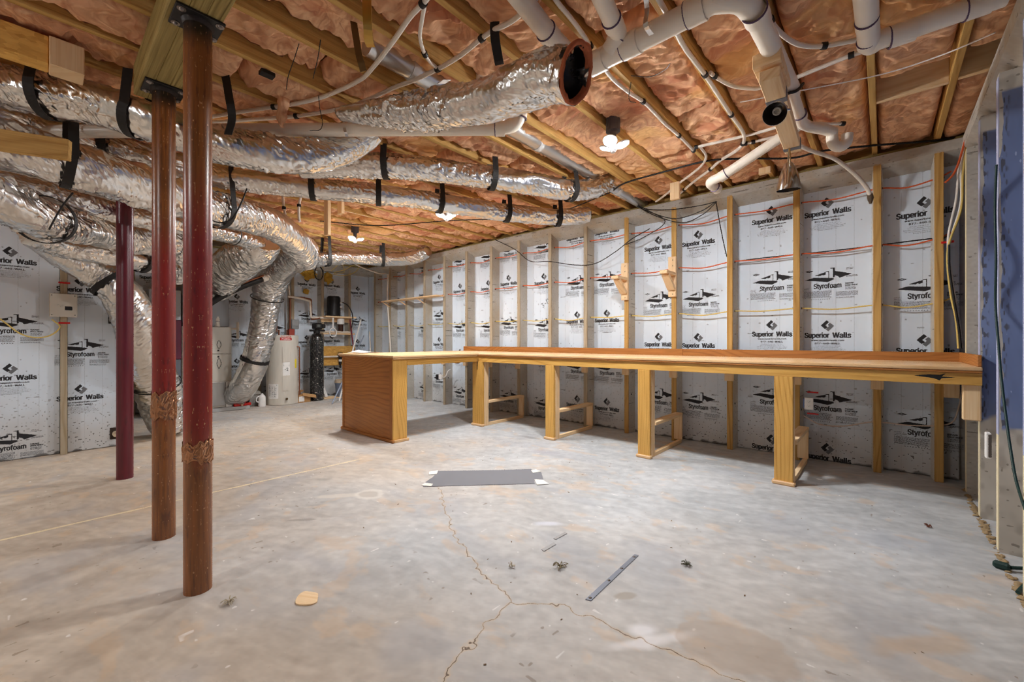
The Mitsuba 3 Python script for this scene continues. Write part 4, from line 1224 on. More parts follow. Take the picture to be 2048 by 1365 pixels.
def bent_panel(w, h, t=0.0015):
    n = 9
    xs = np.linspace(-w / 2, w / 2, n)
    v = np.array([(x, y, t) for y in (0, h) for x in xs] + [(x, y, 0) for y in (0, h) for x in xs])
    f = []
    for i in range(n - 1):
        f += [(i, i + 1, n + i + 1), (i, n + i + 1, n + i)]
        f += [(n + i, n + i + 1, 3 * n + i + 1), (n + i, 3 * n + i + 1, 3 * n + i), (i + 1, i, 2 * n + i), (i + 1, 2 * n + i, 2 * n + i + 1)]
    f += [(0, n, 3 * n), (0, 3 * n, 2 * n), (n - 1, 2 * n - 1, 4 * n - 1)[::-1], (n - 1, 4 * n - 1, 3 * n - 1)[::-1]]
    return trimesh.Trimesh(v, f, process=False)


for z in (0.80, 0.27):
    obj('access_cover', on_tank(bent_panel(0.13, 0.28, 0.012), 0.24, z, hr), CREAM, wh)
obj('name_plate', on_tank(bent_panel(0.20, 0.05, 0.0015), 0.22, 1.205, hr), paint(176, 40, 36, 0.5), wh, label='red name plate')
obj('lettering', on_tank(text2d('ProMax', 0.026, 0.15, 0, 0, True, True), 0.22, 1.215, hr + 0.003), WHITE, wh)
obj('lettering', on_tank(text2d('A.O.Smith', 0.024, 0.17, 0, 0, True, True), 0.22, 1.264, hr + 0.002), RED, wh)
nt = obj('notice', on_tank(bent_panel(0.12, 0.26, 0.0015), 0.24, 0.55, hr), WHITE, wh)
obj('notice_print', on_tank(cat(rects2d([(-0.05, 0.19, 0.05, 0.20), (-0.05, 0.17, 0.05, 0.175)]), text2d('-2', 0.05, 0.06, 0, 0.09, True, True)), 0.24, 0.55, hr + 0.003), DARK, wh)
nt = obj('notice', on_tank(bent_panel(0.20, 0.27, 0.0015), -0.62, 0.13, hr), WHITE, wh)
r_ = np.random.default_rng(5)
obj('notice_print', on_tank(rects2d([(-0.08, 0.235, 0.08, 0.25)] + [(x, y, x + r_.uniform(0.01, 0.05), y + 0.004) for y in np.arange(0.03, 0.22, 0.012) for x in (-0.08, -0.02, 0.03)]), -0.62, 0.13, hr + 0.003), DARK, wh)
obj('energy_label', on_tank(bent_panel(0.05, 0.17, 0.0015), 0.93, 0.68, hr), paint(226, 206, 60, 0.6), wh, label='yellow energy label')
obj('drain_valve', turned([(0.0005, 0.06), (0.018, 0.058), (0.022, 0.04), (0.012, 0.02), (0.014, 0.0)], np.array([hx, hy, 0.12]) + fd * hr * 0.97 + rt * 0.07, fd, 14), paint(84, 66, 44, 0.4, 0.6), wh, smooth=35)
vz = np.array([hx, hy, 0]) + rt * hr * 0.86 + fd * hr * 0.45
obj('relief_pipe', tube(rounded([vz + [0, 0, 1.08], vz + rt * 0.05 + [0, 0, 1.08], vz + rt * 0.05 + [0, 0, 0.16]], 0.03), 0.012, 10), COPPER, wh, smooth=True)
for k_, s_ in enumerate((-0.06, 0.08)):
    p_ = np.array([hx, hy, hh + 0.004]) + rt * s_ + fd * (-0.08)
    obj('stub', cyl(p_, p_ + [0, 0, 0.10], 0.016, 12), COPPER, wh, smooth=35)
obj('wiring_box', bx(hx - 0.03, hx + 0.05, hy + 0.10, hy + 0.20, hh - 0.004, hh + 0.12, 0.006), paint(146, 58, 44, 0.6), wh)

wp = thing('water_pipe', 'white riser pipe with a copper foot behind the water heater', 'pipe')
p_ = at_x(553, 660, -8.83)
q_ = at_x(551, 560, -8.83)
obj('pipe', cyl(p_ + [0, 0, -0.05], [p_[0], p_[1], 2.05], 0.018, 10), COPPER, wp, smooth=35)
obj('riser', cyl([p_[0], p_[1], 2.05], [p_[0] - 0.02, p_[1], 2.80], 0.020, 10), PVC, wp, smooth=35)
wp2 = thing('water_pipe', 'copper pipe on the post between the water heater and the disconnect box', 'pipe')
a_ = at_x(580, 640, -8.86)
obj('pipe', tube(rounded([[a_[0], a_[1], 1.25], [a_[0], a_[1], 2.06], at_x(604, 596, -8.86), at_x(622, 600, -8.86), at_x(623, 640, -8.86), at_x(640, 637, -8.84)], 0.03), 0.019, 10), COPPER, wp2, smooth=True)
obj('riser', cyl([a_[0], a_[1], 2.06], at_x(576, 560, -8.86), 0.014, 10), PVC, wp2, smooth=35)
obj('branch', tube(rounded([at_x(576, 594, -8.85), at_x(598, 597, -8.85), at_x(620, 603, -8.85), at_x(622, 636, -8.85), at_x(668, 637, -8.85)], 0.03), 0.022, 12), PVC, wp2, smooth=True)
dx = thing('disconnect_box', 'small grey electrical box on the post above the water heater', 'box')
p_ = at_x(588, 650, -8.93)
obj('case', bx(p_[0] - 0.01, p_[0] + 0.07, p_[1] - 0.07, p_[1] + 0.07, p_[2] - 0.09, p_[2] + 0.10, 0.006), paint(140, 142, 142, 0.5), dx)
obj('lid', bx(p_[0] + 0.0705, p_[0] + 0.082, p_[1] - 0.06, p_[1] + 0.06, p_[2] - 0.03, p_[2] + 0.09, 0.004), paint(152, 154, 154, 0.5), dx)

# softener tank
so = thing('filter_tank', 'tall black speckled resin tank with a control head, beside the water heater', 'tank')
sx, sy, sr = -8.54, 3.72, 0.128
obj('tank', turned([(0.001, 0.0), (sr * 0.96, 0.0), (sr, 0.02), (sr, 1.20), (sr * 0.93, 1.27), (sr * 0.7, 1.32), (sr * 0.42, 1.345), (0.001, 1.35)], [sx, sy, 0], n=44), SPECKLE, so, smooth=40)
obj('neck', turned([(0.055, 1.33), (0.06, 1.35), (0.06, 1.40), (0.045, 1.41), (0.045, 1.43)], [sx, sy, 0], n=24), BLACK, so, smooth=30)
obj('control_head', bx(sx - 0.07, sx + 0.09, sy - 0.075, sy + 0.085, 1.425, 1.55, 0.02), BLACK, so)
obj('yoke', cat(cyl([sx + 0.02, sy - 0.15, 1.40], [sx + 0.02, sy + 0.15, 1.40], 0.02, 12), bx(sx, sx + 0.05, sy + 0.086, sy + 0.16, 1.45, 1.53, 0.012)), BLACK, so)
obj('display', bx(sx + 0.0905, sx + 0.094, sy - 0.03, sy + 0.03, 1.47, 1.52, 0.001), paint(90, 96, 92, 0.3), so)

# shelves, tank, filters
shx = XF
sh1 = thing('wall_shelf', 'narrow wooden shelf under the round black tank on the far wall', 'shelf')
board('board', bx(shx, shx + 0.26, 3.98, 4.66, 1.690, 1.722, 0.003), (0, 1, 0), PINE, sh1)
board('ledger', bx(shx + 0.015, shx + 0.05, 3.98, 4.66, 1.60, 1.6895, 0.003), (0, 1, 0), PINE, sh1)
sh2 = thing('wall_shelf', 'lower wooden shelf carrying the white filter pipes on the far wall', 'shelf')
board('board', bx(shx + 0.015, shx + 0.20, 3.95, 4.66, 1.33, 1.362, 0.003), (0, 1, 0), PINE, sh2)
bp = thing('backing_board', 'yellow wooden board on the far wall behind the black filter', 'board')
board('panel', bx(shx + 0.015, shx + 0.04, 3.95, 4.75, 0.66, 1.08, 0.004), (0, 1, 0), OSB, bp)
ta = thing('pressure_tank', 'round black tank standing on the upper wooden shelf', 'tank')
tx, ty, tz = shx + 0.13, 4.21, 1.7225
obj('body', turned([(0.001, 0.0), (0.125, 0.0), (0.135, 0.012), (0.135, 0.38), (0.128, 0.41), (0.118, 0.414), (0.118, 0.425), (0.001, 0.43)], [tx, ty, tz], n=40), BLACK, ta, smooth=30)
for z in (0.20, 0.29):
    obj('fitting', turned([(0.0005, 0.04), (0.010, 0.038), (0.012, 0.012), (0.018, 0.008), (0.018, 0.0)], [tx + 0.08, ty + 0.105, tz + z], (0.6, 0.8, 0), 12), WHITE, ta, smooth=35)
solo('drain_hose', tube(spline([[tx + 0.11, ty + 0.14, tz + 0.30], [tx + 0.15, ty + 0.24, tz + 0.24], [tx + 0.16, ty + 0.33, tz + 0.08], [tx + 0.14, ty + 0.36, tz - 0.1], [tx + 0.14, ty + 0.33, tz - 0.25]], 0.02), 0.011, 8), BLACK, 'thin black hose looping down from the round black tank', 'hose', smooth=True)
fh = thing('filter_housing', 'dark filter bowl with a white cap between the two wooden shelves', 'filter')
fx_, fy_ = shx + 0.14, 4.36
obj('cap', turned([(0.001, 0.13), (0.05, 0.13), (0.075, 0.11), (0.075, 0.0), (0.06, -0.01)], [fx_, fy_, 1.56], n=28), WHITE, fh, smooth=35)
obj('bowl', turned([(0.058, 0.0), (0.056, -0.16), (0.045, -0.188), (0.001, -0.195)], [fx_, fy_, 1.56], n=28), paint(58, 36, 26, 0.2), fh, smooth=35)
wrn = thing('filter_wrench', 'white ring-shaped filter wrench hanging from the upper shelf', 'wrench')
wy, wx_ = 4.13, shx + 0.27
obj('ring', tube(np.array([[wx_, wy + 0.072 * math.cos(a), 1.37 + 0.09 * math.sin(a)] for a in np.linspace(0, 2 * math.pi, 40)]), 0.011, 8, False), WHITE, wrn, smooth=True)
obj('handle', bx(wx_ - 0.008, wx_ + 0.008, wy - 0.016, wy + 0.016, 1.455, 1.685, 0.006), WHITE, wrn)
wp3 = thing('water_pipe', 'white plastic pipe run along the lower wooden shelf', 'pipe')
obj('pipe', tube(rounded([[shx + 0.18, 3.88, 1.385], [shx + 0.18, 4.58, 1.385], [shx + 0.18, 4.60, 1.58]], 0.03), 0.020, 12), PVC, wp3, smooth=35)
bf = thing('sediment_filter', 'black spin-down filter on a white pipe in front of the yellow board', 'filter')
px_, py_ = shx + 0.12, 4.36
obj('pipe', cyl([px_, 3.97, 0.855], [px_, 4.74, 0.855], 0.021, 12), PVC, bf, smooth=35)
obj('head', cat(bx(px_ - 0.04, px_ + 0.04, py_ - 0.055, py_ + 0.055, 0.82, 0.90, 0.01), turned([(0.001, 0.0), (0.04, 0.0), (0.05, 0.02), (0.05, 0.035)], [px_, py_, 0.90], n=20)), BLACK, bf)
obj('bowl', turned([(0.034, 0.0), (0.032, -0.13), (0.016, -0.15), (0.016, -0.20), (0.012, -0.215), (0.0005, -0.216)], [px_, py_, 0.82], n=20), BLACK, bf, smooth=35)
obj('label_band', turned([(0.0345, -0.03), (0.0350, -0.03), (0.0350, -0.075), (0.0345, -0.075)], [px_, py_, 0.82], n=20), WHITE, bf, smooth=35)
bk = thing('bucket', 'grey plastic bucket with a cardboard-coloured lid on the floor by the far wall', 'bucket')
bc = [-8.62, 4.30]
obj('pail', turned([(0.001, 0.0), (0.13, 0.0), (0.152, 0.26), (0.158, 0.262), (0.158, 0.285)], [bc[0], bc[1], 0.02], n=36), paint(120, 130, 150, 0.5), bk, smooth=35)
obj('lid', turned([(0.150, 0.0), (0.162, 0.0), (0.162, 0.03), (0.150, 0.065), (0.001, 0.07)], [bc[0], bc[1], 0.306], n=36), paint(188, 170, 146, 0.6), bk, smooth=35)
board('floor_board', bx(-8.80, -8.50, 3.86, 4.95, 0.0, 0.019, 0.003), (0, 1, 0), PINE, tag(key_for('floor_plank'), 'flat plank on the slab under the grey bucket', 'plank'))
bo = thing('cardboard_box', 'small open brown carton on the floor between the heater and the speckled tank', 'box')
bq = np.array([-8.50, 3.44])
obj('carton', bx(bq[0] - 0.10, bq[0] + 0.10, bq[1] - 0.14, bq[1] + 0.10, 0.0, 0.15, 0.003), paint(172, 130, 84, 0.8), bo)
obj('flap', beam([bq[0] + 0.10, bq[1] - 0.05, 0.16], [bq[0] + 0.14, bq[1] + 0.19, 0.10], 0.10, 0.006, (0.5, -0.3, 1), 0.001), paint(188, 146, 98, 0.8), bo)
obj('flap', beam([bq[0] - 0.04, bq[1] - 0.14, 0.155], [bq[0] - 0.02, bq[1] + 0.0, 0.225], 0.16, 0.005, (0, -0.4, 1), 0.001), paint(160, 118, 76, 0.8), bo)
obj('sticker', bx(bq[0] + 0.1005, bq[0] + 0.102, bq[1] - 0.12, bq[1] - 0.02, 0.02, 0.12, 0.0004), WHITE, bo)
jb = thing('jug', 'white plastic jug on the floor left of the water heater', 'jug')
jo = [-8.46, 2.70]
obj('body', turned([(0.001, 0.0), (0.055, 0.0), (0.06, 0.01), (0.06, 0.15), (0.05, 0.19), (0.022, 0.215), (0.022, 0.235), (0.001, 0.236)], [jo[0], jo[1], 0], n=24), WHITE, jb, smooth=35)
obj('handle', tube(spline([[jo[0] + 0.01, jo[1] - 0.05, 0.08], [jo[0] + 0.01, jo[1] - 0.09, 0.10], [jo[0] + 0.01, jo[1] - 0.085, 0.17], [jo[0] + 0.01, jo[1] - 0.035, 0.195]], 0.01), 0.010, 8), WHITE, jb, smooth=True)
bi_ = thing('storage_bin', 'grey lidded bin on the floor beside the foot of the upright duct', 'bin')
bb = [-8.72, 2.56]
obj('body', bx(bb[0] - 0.13, bb[0] + 0.13, bb[1] - 0.15, bb[1] + 0.15, 0.0, 0.20, 0.012), paint(138, 134, 128, 0.6), bi_)
obj('lid', bx(bb[0] - 0.14, bb[0] + 0.14, bb[1] - 0.16, bb[1] + 0.16, 0.201, 0.265, 0.012), paint(150, 146, 138, 0.6), bi_)
cp = thing('condensate_pump', 'small black and red pump on the furnace plinth', 'pump')
cq = [-8.44, 2.36]
obj('tank', bx(cq[0] - 0.07, cq[0] + 0.075, cq[1] - 0.12, cq[1] + 0.14, 0.056, 0.105, 0.008), RED, cp)
obj('motor', bx(cq[0] - 0.06, cq[0] + 0.065, cq[1] - 0.11, cq[1] + 0.12, 0.106, 0.165, 0.014), BLACK, cp)
obj('valve', turned([(0.0005, 0.03), (0.015, 0.03), (0.018, 0.0)], [cq[0] + 0.08, cq[1] - 0.01, 0.075], (1, 0, 0), 12), paint(214, 170, 140, 0.6), cp, smooth=35)

# odds and ends leaning in the corner
for i, (a, b, r, m__, lb) in enumerate((((706, 700), (722, 640), 0.016, WHITE, 'white plastic pipe leaning in the far corner, tallest of the leaning pipes'), ((714, 702), (728, 672), 0.012, paint(150, 160, 178, 0.4), 'grey-blue pipe leaning low in the far corner'), ((741, 703), (739, 664), 0.012, PVC, 'short white pipe standing upright right of the far corner'), ((708, 705), (700, 640), 0.014, paint(112, 30, 44, 0.4), 'dark red pipe leaning left of the far corner'))):
    X_ = -8.62 - 0.05 * i
    pa, pb = at_x(*a, X_ + 0.22), at_x(*b, X_)
    dd = unit(pb - pa)
    pa = pa - dd * (pa[2] / dd[2])
    solo('leaning_pipe', cyl(pa, pb, r, 10), m__, lb, 'pipe', smooth=35)
for i, (a, b, lb) in enumerate((((658, 806), (646, 775), 'white plank end leaning right of the speckled tank'), ((603, 800), (588, 735), 'white strip leaning between heater and cardboard box'))):
    pa, pb = at_x(*a, -8.55 - 0.05 * i), at_x(*b, -8.78)
    dd = unit(pb - pa)
    pa = pa - dd * ((pa[2] - 0.03) / dd[2])
    m_ = beam(pa, pb, 0.05, 0.018, fd)
    solo('leaning_strip', m_, WHITE, lb, 'strip')

# black line-set pipe that crosses in front of the upright duct
ls = thing('insulated_pipe', 'black foam-covered pipe slanting across in front of the upright silver duct', 'pipe')
obj('sleeve', tube(spline([at_depth(385, 636, 5.9), at_depth(416, 610, 6.0), at_depth(470, 580, 6.2), at_depth(530, 557, 6.5), at_depth(580, 545, 6.9), at_depth(624, 533, 7.6)], 0.04), 0.045, 12), BLACK, ls, smooth=35)
obj('white_wrap', tube(np.array([at_depth(524, 559, 6.46), at_depth(538, 554, 6.54)]), 0.052, 14), WHITE, ls, smooth=35)
obj('copper_line', tube(spline([at_depth(400, 612, 6.0), at_depth(440, 592, 6.08), at_depth(480, 570, 6.2), at_depth(527, 552, 6.42)], 0.04), 0.014, 8), COPPER, ls, smooth=True)
solo('foam_scrap', trimesh.creation.icosphere(subdivisions=4, radius=1.0), YELLOW, 'x', 'y') if False else None


def lump(name, px, py, X, rx, rz, label, cat_, mat, seed):
    m = trimesh.creation.icosphere(subdivisions=4, radius=1.0)
    d = 1 + (meshkit.fbm(m.vertices * 3 + seed, 4, 2) - 0.5) * 1.6
    m.vertices *= d[:, None] * np.array([0.06, rx, rz])
    m.apply_translation(at_x(px, py, X))
    return solo(name, m, mat, label, cat_, smooth=True)


SPRAY = paint(206, 166, 70, 0.9)
lump('spray_foam', 616, 548, XFP + 0.06, 0.14, 0.10, 'yellow lump of sprayed foam at the top of the far wall, left one', 'foam', SPRAY, 1)
lump('spray_foam', 656, 556, XFP + 0.06, 0.09, 0.10, 'yellow lump of sprayed foam at the top of the far wall, right one', 'foam', SPRAY, 2)
lump('spray_foam', 612, 584, XFP + 0.05, 0.05, 0.05, 'small yellow dab of sprayed foam round a pipe on the far wall', 'foam', SPRAY, 3)
c_ = at_x(637, 548, XF + 0.02)
solo('cable_coil', tube(np.array([[c_[0] + 0.01 * math.sin(3 * a), c_[1] + 0.085 * math.cos(a), c_[2] + 0.145 * math.sin(a)] for a in np.linspace(0, 4 * math.pi + 0.5, 90)]) + np.linspace(0, 0.012, 90)[:, None], 0.006, 6), BLACK, 'black cable coiled in a loop at the top of the far wall', 'cable', smooth=True)
for i, pts in enumerate(([(662, 543), (682, 528), (688, 545), (668, 548)], [(664, 549), (690, 552), (710, 545), (720, 533)], [(668, 546), (690, 540), (705, 532), (726, 530)])):
    solo('electrical_cable', tube(spline([at_x(*pts[0], XF + 0.004)] + [at_x(a, b, XF + 0.12 + 0.02 * i) for a, b in pts[1:]], 0.03), 0.007, 6), YELLOW, ('yellow cable in a zigzag under the far wall duct', 'yellow cable hanging in a low curve under the far wall duct', 'yellow cable running flat under the far wall duct')[i], 'cable', smooth=True)
solo('water_tube', tube(spline([at_depth(704, 518, 7.25), at_depth(712, 530, 7.9), at_depth(735, 540, 8.5), at_depth(760, 548, 8.7), at_depth(772, 548, 8.9)], 0.03), 0.014, 8), PEX, 'white tube end sticking out below the far wall duct', 'tube', smooth=True)

# white cable conduit on the stud at the left end of the bench wall
cd = spline([at_y(776, 550, YB - 0.02), at_y(775, 600, YB - 0.02), at_y(778, 650, YB - 0.02), at_y(781, 703, YB - 0.02), at_y(783, 760, YB - 0.02)], 0.04)
solo('water_tube', tube(cd, 0.019, 8), PEX, 'white tube running down the studded wall behind the return of the bench', 'tube', smooth=True)


# ------------------------------------------------------------------ water tubes, cables and small things
def wtube(pts, label, r=0.0135, z=2.888, clips=(), name='water_tube', mat=None, cat_='tube', printed=False):
    k = thing(name, label, cat_)
    P = [at_z(q[0], q[1], q[2] if len(q) > 2 else z) for q in pts]
    C = spline(P, 0.018)
    obj('tube', tube(C, r, 10), mat or PEX, k, smooth=True)
    pix = np.array([project(c) for c in C])
    for (sx, sy) in clips:
        i = min(max(int(np.argmin(np.hypot(pix[:, 0] - sx, pix[:, 1] - sy))), 1), len(C) - 2)
        t = unit(C[i + 1] - C[i - 1])
        obj('clip', turned([(r, -0.014), (r + 0.006, -0.014), (r + 0.006, 0.014), (r, 0.014)], C[i], t, 14), BLACK, k, smooth=30)
    return k


wtube([(868, -20), (848, 5), (820, 35), (790, 78), (760, 118), (733, 150), (720, 160), (690, 176), (640, 196), (585, 209), (530, 217), (470, 226), (412, 236)], 'white water tube curving from the top centre down to the nearest column', clips=((845, 8), (547, 214)))
wtube([(1075, -6), (1052, 20), (1020, 45), (985, 62), (955, 84), (920, 112), (880, 136), (830, 160), (790, 175), (740, 198), (690, 216), (600, 232), (500, 240), (412, 246)], 'white water tube running behind the short drain elbow towards the nearest column', clips=((958, 72), (877, 138), (594, 232)))
wtube([(849, 12), (844, 40), (840, 72), (846, 100), (858, 122), (876, 138)], 'short white water tube joining the two longer tubes beside the golden strap', 0.011, clips=((848, 108),))
wtube([(1100, -20), (1115, 5), (1140, 35), (1165, 68), (1182, 96)], 'white water tube along a joist above the open-ended duct', 0.0125, clips=((1182, 94),))
wtube([(1200, 125), (1225, 158), (1260, 187), (1290, 207), (1330, 248), (1360, 274), (1388, 303)], 'white water tube from the big drain pipe down to the black tee fitting', 0.0125, clips=((1287, 204), (1358, 271), (1388, 300)))
wtube([(1300, -30), (1318, 0), (1345, 50), (1372, 100), (1410, 150), (1436, 190), (1462, 230), (1482, 258), (1488, 272), (1486, 288), (1470, 304), (1440, 322), (1420, 340), (1390, 362), (1352, 394)], 'long white water tube passing under the big drain pipe towards the studded wall', 0.0135, clips=((1410, 148), (1462, 229), (1487, 288), (1424, 341), (1368, 378)))
wtube([(1522, -20), (1532, 15), (1545, 48), (1570, 74), (1600, 90), (1640, 93), (1690, 85), (1740, 74), (1800, 60), (1900, 32), (2000, 4)], 'white water tube looping past the drain pipe towards the upper right', 0.0135, clips=((1537, 42), (1645, 92)))
wtube([(1420, 146), (1440, 160), (1468, 173), (1500, 177), (1522, 176), (1580, 160), (1640, 136), (1700, 112), (1742, 99)], 'white water tube crossing behind the hanging wooden block', 0.0125, clips=((1428, 152), (1704, 111)))
wtube([(1388, 296), (1440, 284), (1500, 270), (1530, 262), (1570, 250)], 'white water tube level with the upper bell lamp', 0.012, clips=((1392, 296),))
wtube([(1400, 294), (1412, 312), (1406, 328), (1388, 345), (1360, 366), (1330, 391), (1312, 404)], 'white water tube bending down from the black tee fitting', 0.0115, clips=((1356, 371),))
wtube([(1486, 289), (1510, 284), (1560, 272)], 'short white water tube below the upper bell lamp', 0.0115, clips=((1490, 288), (1505, 288)))
kk = wtube([(1612, 246), (1650, 248), (1690, 248)], 'short white water tube beside the drain trap', 0.0115, clips=((1694, 246),))
lo_ = spline([at_z(1576, 270, 2.895), at_depth(1590, 284, 3.52), at_depth(1600, 292, 3.44), at_depth(1625, 303, 3.5), at_depth(1668, 318, 3.58), at_depth(1705, 345, 3.66), at_depth(1732, 374, 3.71), at_depth(1740, 392, 3.73)], 0.02)
k = thing('water_tube', 'white tube arching down to a frayed end in front of a foam board', 'tube')
obj('tube', tube(lo_, 0.0165, 10), PEX, k, smooth=True)
obj('frayed_end', tube(np.array([at_depth(1739, 388, 3.73), at_depth(1741, 397, 3.735), at_depth(1741, 408, 3.735)]), [0.020, 0.024, 0.010], 10), paint(92, 78, 62, 0.8), k, smooth=True)


def cable(pts, label, r=0.006, mat=None, name='electrical_cable', cat_='cable', group=None, ds=0.03):
    C = spline(pts, ds)
    return solo(name, tube(C, r, 8), mat or BLACK, label, cat_, group, smooth=True)


cable([at_z(2060, 246, 2.892), at_z(1900, 278, 2.892), at_z(1754, 291, 2.892), at_z(1664, 300, 2.892), at_z(1630, 306, 2.88), at_z(1580, 317, 2.87), at_z(1480, 318, 2.88), at_z(1412, 323, 2.892), at_z(1322, 346, 2.892), at_z(1250, 367, 2.892), at_z(1222, 385, 2.892)], 'black cable stapled under the joist ends above the studded wall', 0.009)
cable([at_z(1222, 385, 2.892), at_z(1120, 424, 2.892), at_z(1020, 438, 2.892), at_z(900, 442, 2.892), at_z(760, 452, 2.892), at_z(640, 443, 2.892)], 'thin black cable crossing below the lower long duct, past the middle lamp', 0.006)
for i, pts in enumerate(([(1250, 402), (1290, 418), (1340, 420), (1400, 412), (1432, 404)], [(1250, 402), (1300, 425), (1350, 438), (1400, 424), (1432, 404)], [(1256, 402), (1310, 432), (1365, 446), (1405, 430), (1434, 404)], [(1262, 404), (1300, 424), (1330, 445), (1290, 474), (1252, 490)])):
    cable([at_y(a, b, YB - 0.03 - 0.012 * i) for a, b in pts], ('thin black wire hanging straightest below the top beam', 'thin black wire sagging a little below the top beam', 'thin black wire sagging lowest below the top beam', 'thin black wire slanting down left below the top beam')[i], 0.005, name='thin_wire', cat_='wire')
cable([at_y(a, b, YB - 0.02) for a, b in ((990, 480), (1030, 500), (1060, 523), (1100, 524), (1150, 531), (1190, 528), (1230, 505), (1262, 480), (1300, 458))], 'long thin black wire draped across the front of the studs', 0.0055, name='thin_wire', cat_='wire')
cable([at_y(a, b, YB + 0.02) for a, b in ((1432, 404), (1440, 450), (1448, 490), (1454, 515))], 'thin black wire dropping from the top beam to the orange cable', 0.005, name='thin_wire', cat_='wire')
cable([at_z(1480, 205, 2.87), at_z(1600, 182, 2.865), at_z(1760, 150, 2.87), at_z(1880, 112, 2.86), at_z(1990, 66, 2.80)], 'thin pale wire strung across the ceiling to the right wall', 0.004, WHITE, name='thin_wire', cat_='wire')

# cables through the holes of the studs
YC = YB + 0.075
for (z, mat, lb, r) in ((2.585, ORANGE, 'orange cable along the studded wall, the upper of the two orange runs', 0.0065), (2.07, ORANGE, 'orange cable along the studded wall, the lower of the two orange runs', 0.0065), (1.52, YELLOW, 'yellow cable along the studded wall, the lowest run above the bench', 0.0065)):
    P = []
    for i, x0 in enumerate(STUD_X):
        P.append([x0 + SW / 2, YC, z])
        nx = (STUD_X + [XR])[i + 1]
        P.append([(x0 + SW + nx) / 2, YC + 0.015, z - 0.012 - 0.02 * ((i * 7) % 3) / 2])
    P[-1] = [0.43, YC - 0.02, z + 0.03]
    cable(P, lb, r, mat)
cable([[x, YC + 0.03, 2.073 + 0.004 * math.sin(x * 5)] for x in np.linspace(-1.25, 0.42, 14)], 'black cable beside the lower orange run at the right end', 0.0055)
cable([at_y(a, b, YB + 0.05) for a, b in ((1607, 832), (1640, 850), (1690, 853), (1750, 845), (1820, 852), (1895, 850), (1915, 825), (1926, 770), (1928, 742))], 'pale cable drooping behind the studs under the bench', 0.006, paint(196, 176, 160, 0.6))
for i, (pts, mat, lb) in enumerate((([(1929, 282), (1918, 330), (1912, 400), (1896, 480), (1904, 560), (1918, 640), (1924, 698)], WHITE, 'white cable in the bundle hanging in the right corner, leftmost'),
                                    ([(1932, 282), (1922, 340), (1921, 410), (1899, 490), (1898, 560), (1914, 630), (1920, 698)], WHITE, 'white cable in the right corner bundle, second from the left'),
                                    ([(1934, 285), (1926, 350), (1922, 420), (1896, 498), (1900, 580), (1912, 640), (1917, 698)], YELLOW, 'yellow cable in the bundle hanging in the right corner'),
                                    ([(1931, 280), (1916, 330), (1905, 352), (1890, 366)], ORANGE, 'orange cable dropping from the top of the right corner'),
                                    ([(1898, 490), (1899, 540), (1908, 600), (1918, 660), (1922, 698)], BLACK, 'black cable in the bundle hanging in the right corner'))):
    cable([at_y(a, b, YB - 0.035 - 0.014 * i) for a, b in pts], lb, 0.0075, mat)
solo('cable_tie', bx(0.365, 0.44, YB - 0.012, YB + 0.002, 2.005, 2.022, 0.002), RED, 'red plastic stacker holding the cable bundle to the last stud', 'clip')

# wooden brackets and shelf on the studs
for i, (k, lb) in enumerate(((10, 'wooden shelf bracket on the stud, left of the pair above the bench'), (11, 'wooden shelf bracket on the stud, right of the pair above the bench'))):
    x0 = STUD_X[k]
    xc = x0 + SW / 2 - 0.008
    z0, z1, za = 1.715, 2.19, 2.0
    t = thing('shelf_bracket', lb, 'bracket', None)
    board('back_plate', bx(xc - 0.045, xc + 0.045, YB - 0.0385, YB - 0.0005, z0, z1, 0.003), (0, 0, 1), PINE, t)
    board('arm', bx(xc - 0.045, xc + 0.045, YB - 0.30, YB - 0.039, za - 0.038, za, 0.003), (0, 1, 0), PINE, t)
    m_ = beam([xc, YB - 0.235, za - 0.04], [xc, YB - 0.055, z0 + 0.09], 0.088, 0.036, (0, 1, 0.5))
    board('brace', m_, (0, -0.5, 0.86), PINE, t)
    for z in (z1 - 0.04, z1 - 0.11, z1 - 0.18, z0 + 0.03):
        obj('screw', turned([(0.0005, 0.0015), (0.005, 0.001), (0.006, 0.0)], [xc + 0.01, YB - 0.0385, z], (0, -1, 0), 8), BLACK, t)
ws = thing('wall_ledge', 'narrow pine ledge across three studs above the return of the bench', 'shelf')
board('board', bx(-7.99, -6.12, YB - 0.19, YB - 0.002, 2.02, 2.04, 0.002), (1, 0, 0), PINE, ws)
for x in (-7.965, -7.355, -6.745):
    board('rest', beam([x, YB - 0.17, 2.018], [x, YB - 0.008, 1.93], 0.018, 0.02, (1, 0, 0)), (0, 1, 0), PINE, ws)

# hanging wooden stubs under the joists
for i, (x, y0, y1, w, lb) in enumerate(((1329, 352, 405, 13, 'short pine stub hanging from a joist beside the nearest lamp'), (1523, 300, 350, 11, 'short pine stub hanging from a joist left of the lower bell lamp'), (660, 400, 470, 14, 'pine stub hanging below the lower long duct, left of the pair'), (684, 396, 428, 16, 'pine stub hanging below the lower long duct, right of the pair'))):
    d = (4.6, 4.15, 4.9, 5.05)[i]
    a, b = at_depth(x, y1, d), at_depth(x, y0, d)
    zt = ZJ
    xj = min(JX, key=lambda q: abs(q + 0.019 - a[0]))
    m_ = bx(xj - 0.04, xj + 0.06, a[1] - 0.02, a[1] + 0.02, a[2], zt, 0.003)
    board('wooden_stub', m_, (0, 0, 1), PINE)
    tag(list(scene)[-1], lb, 'wood block')

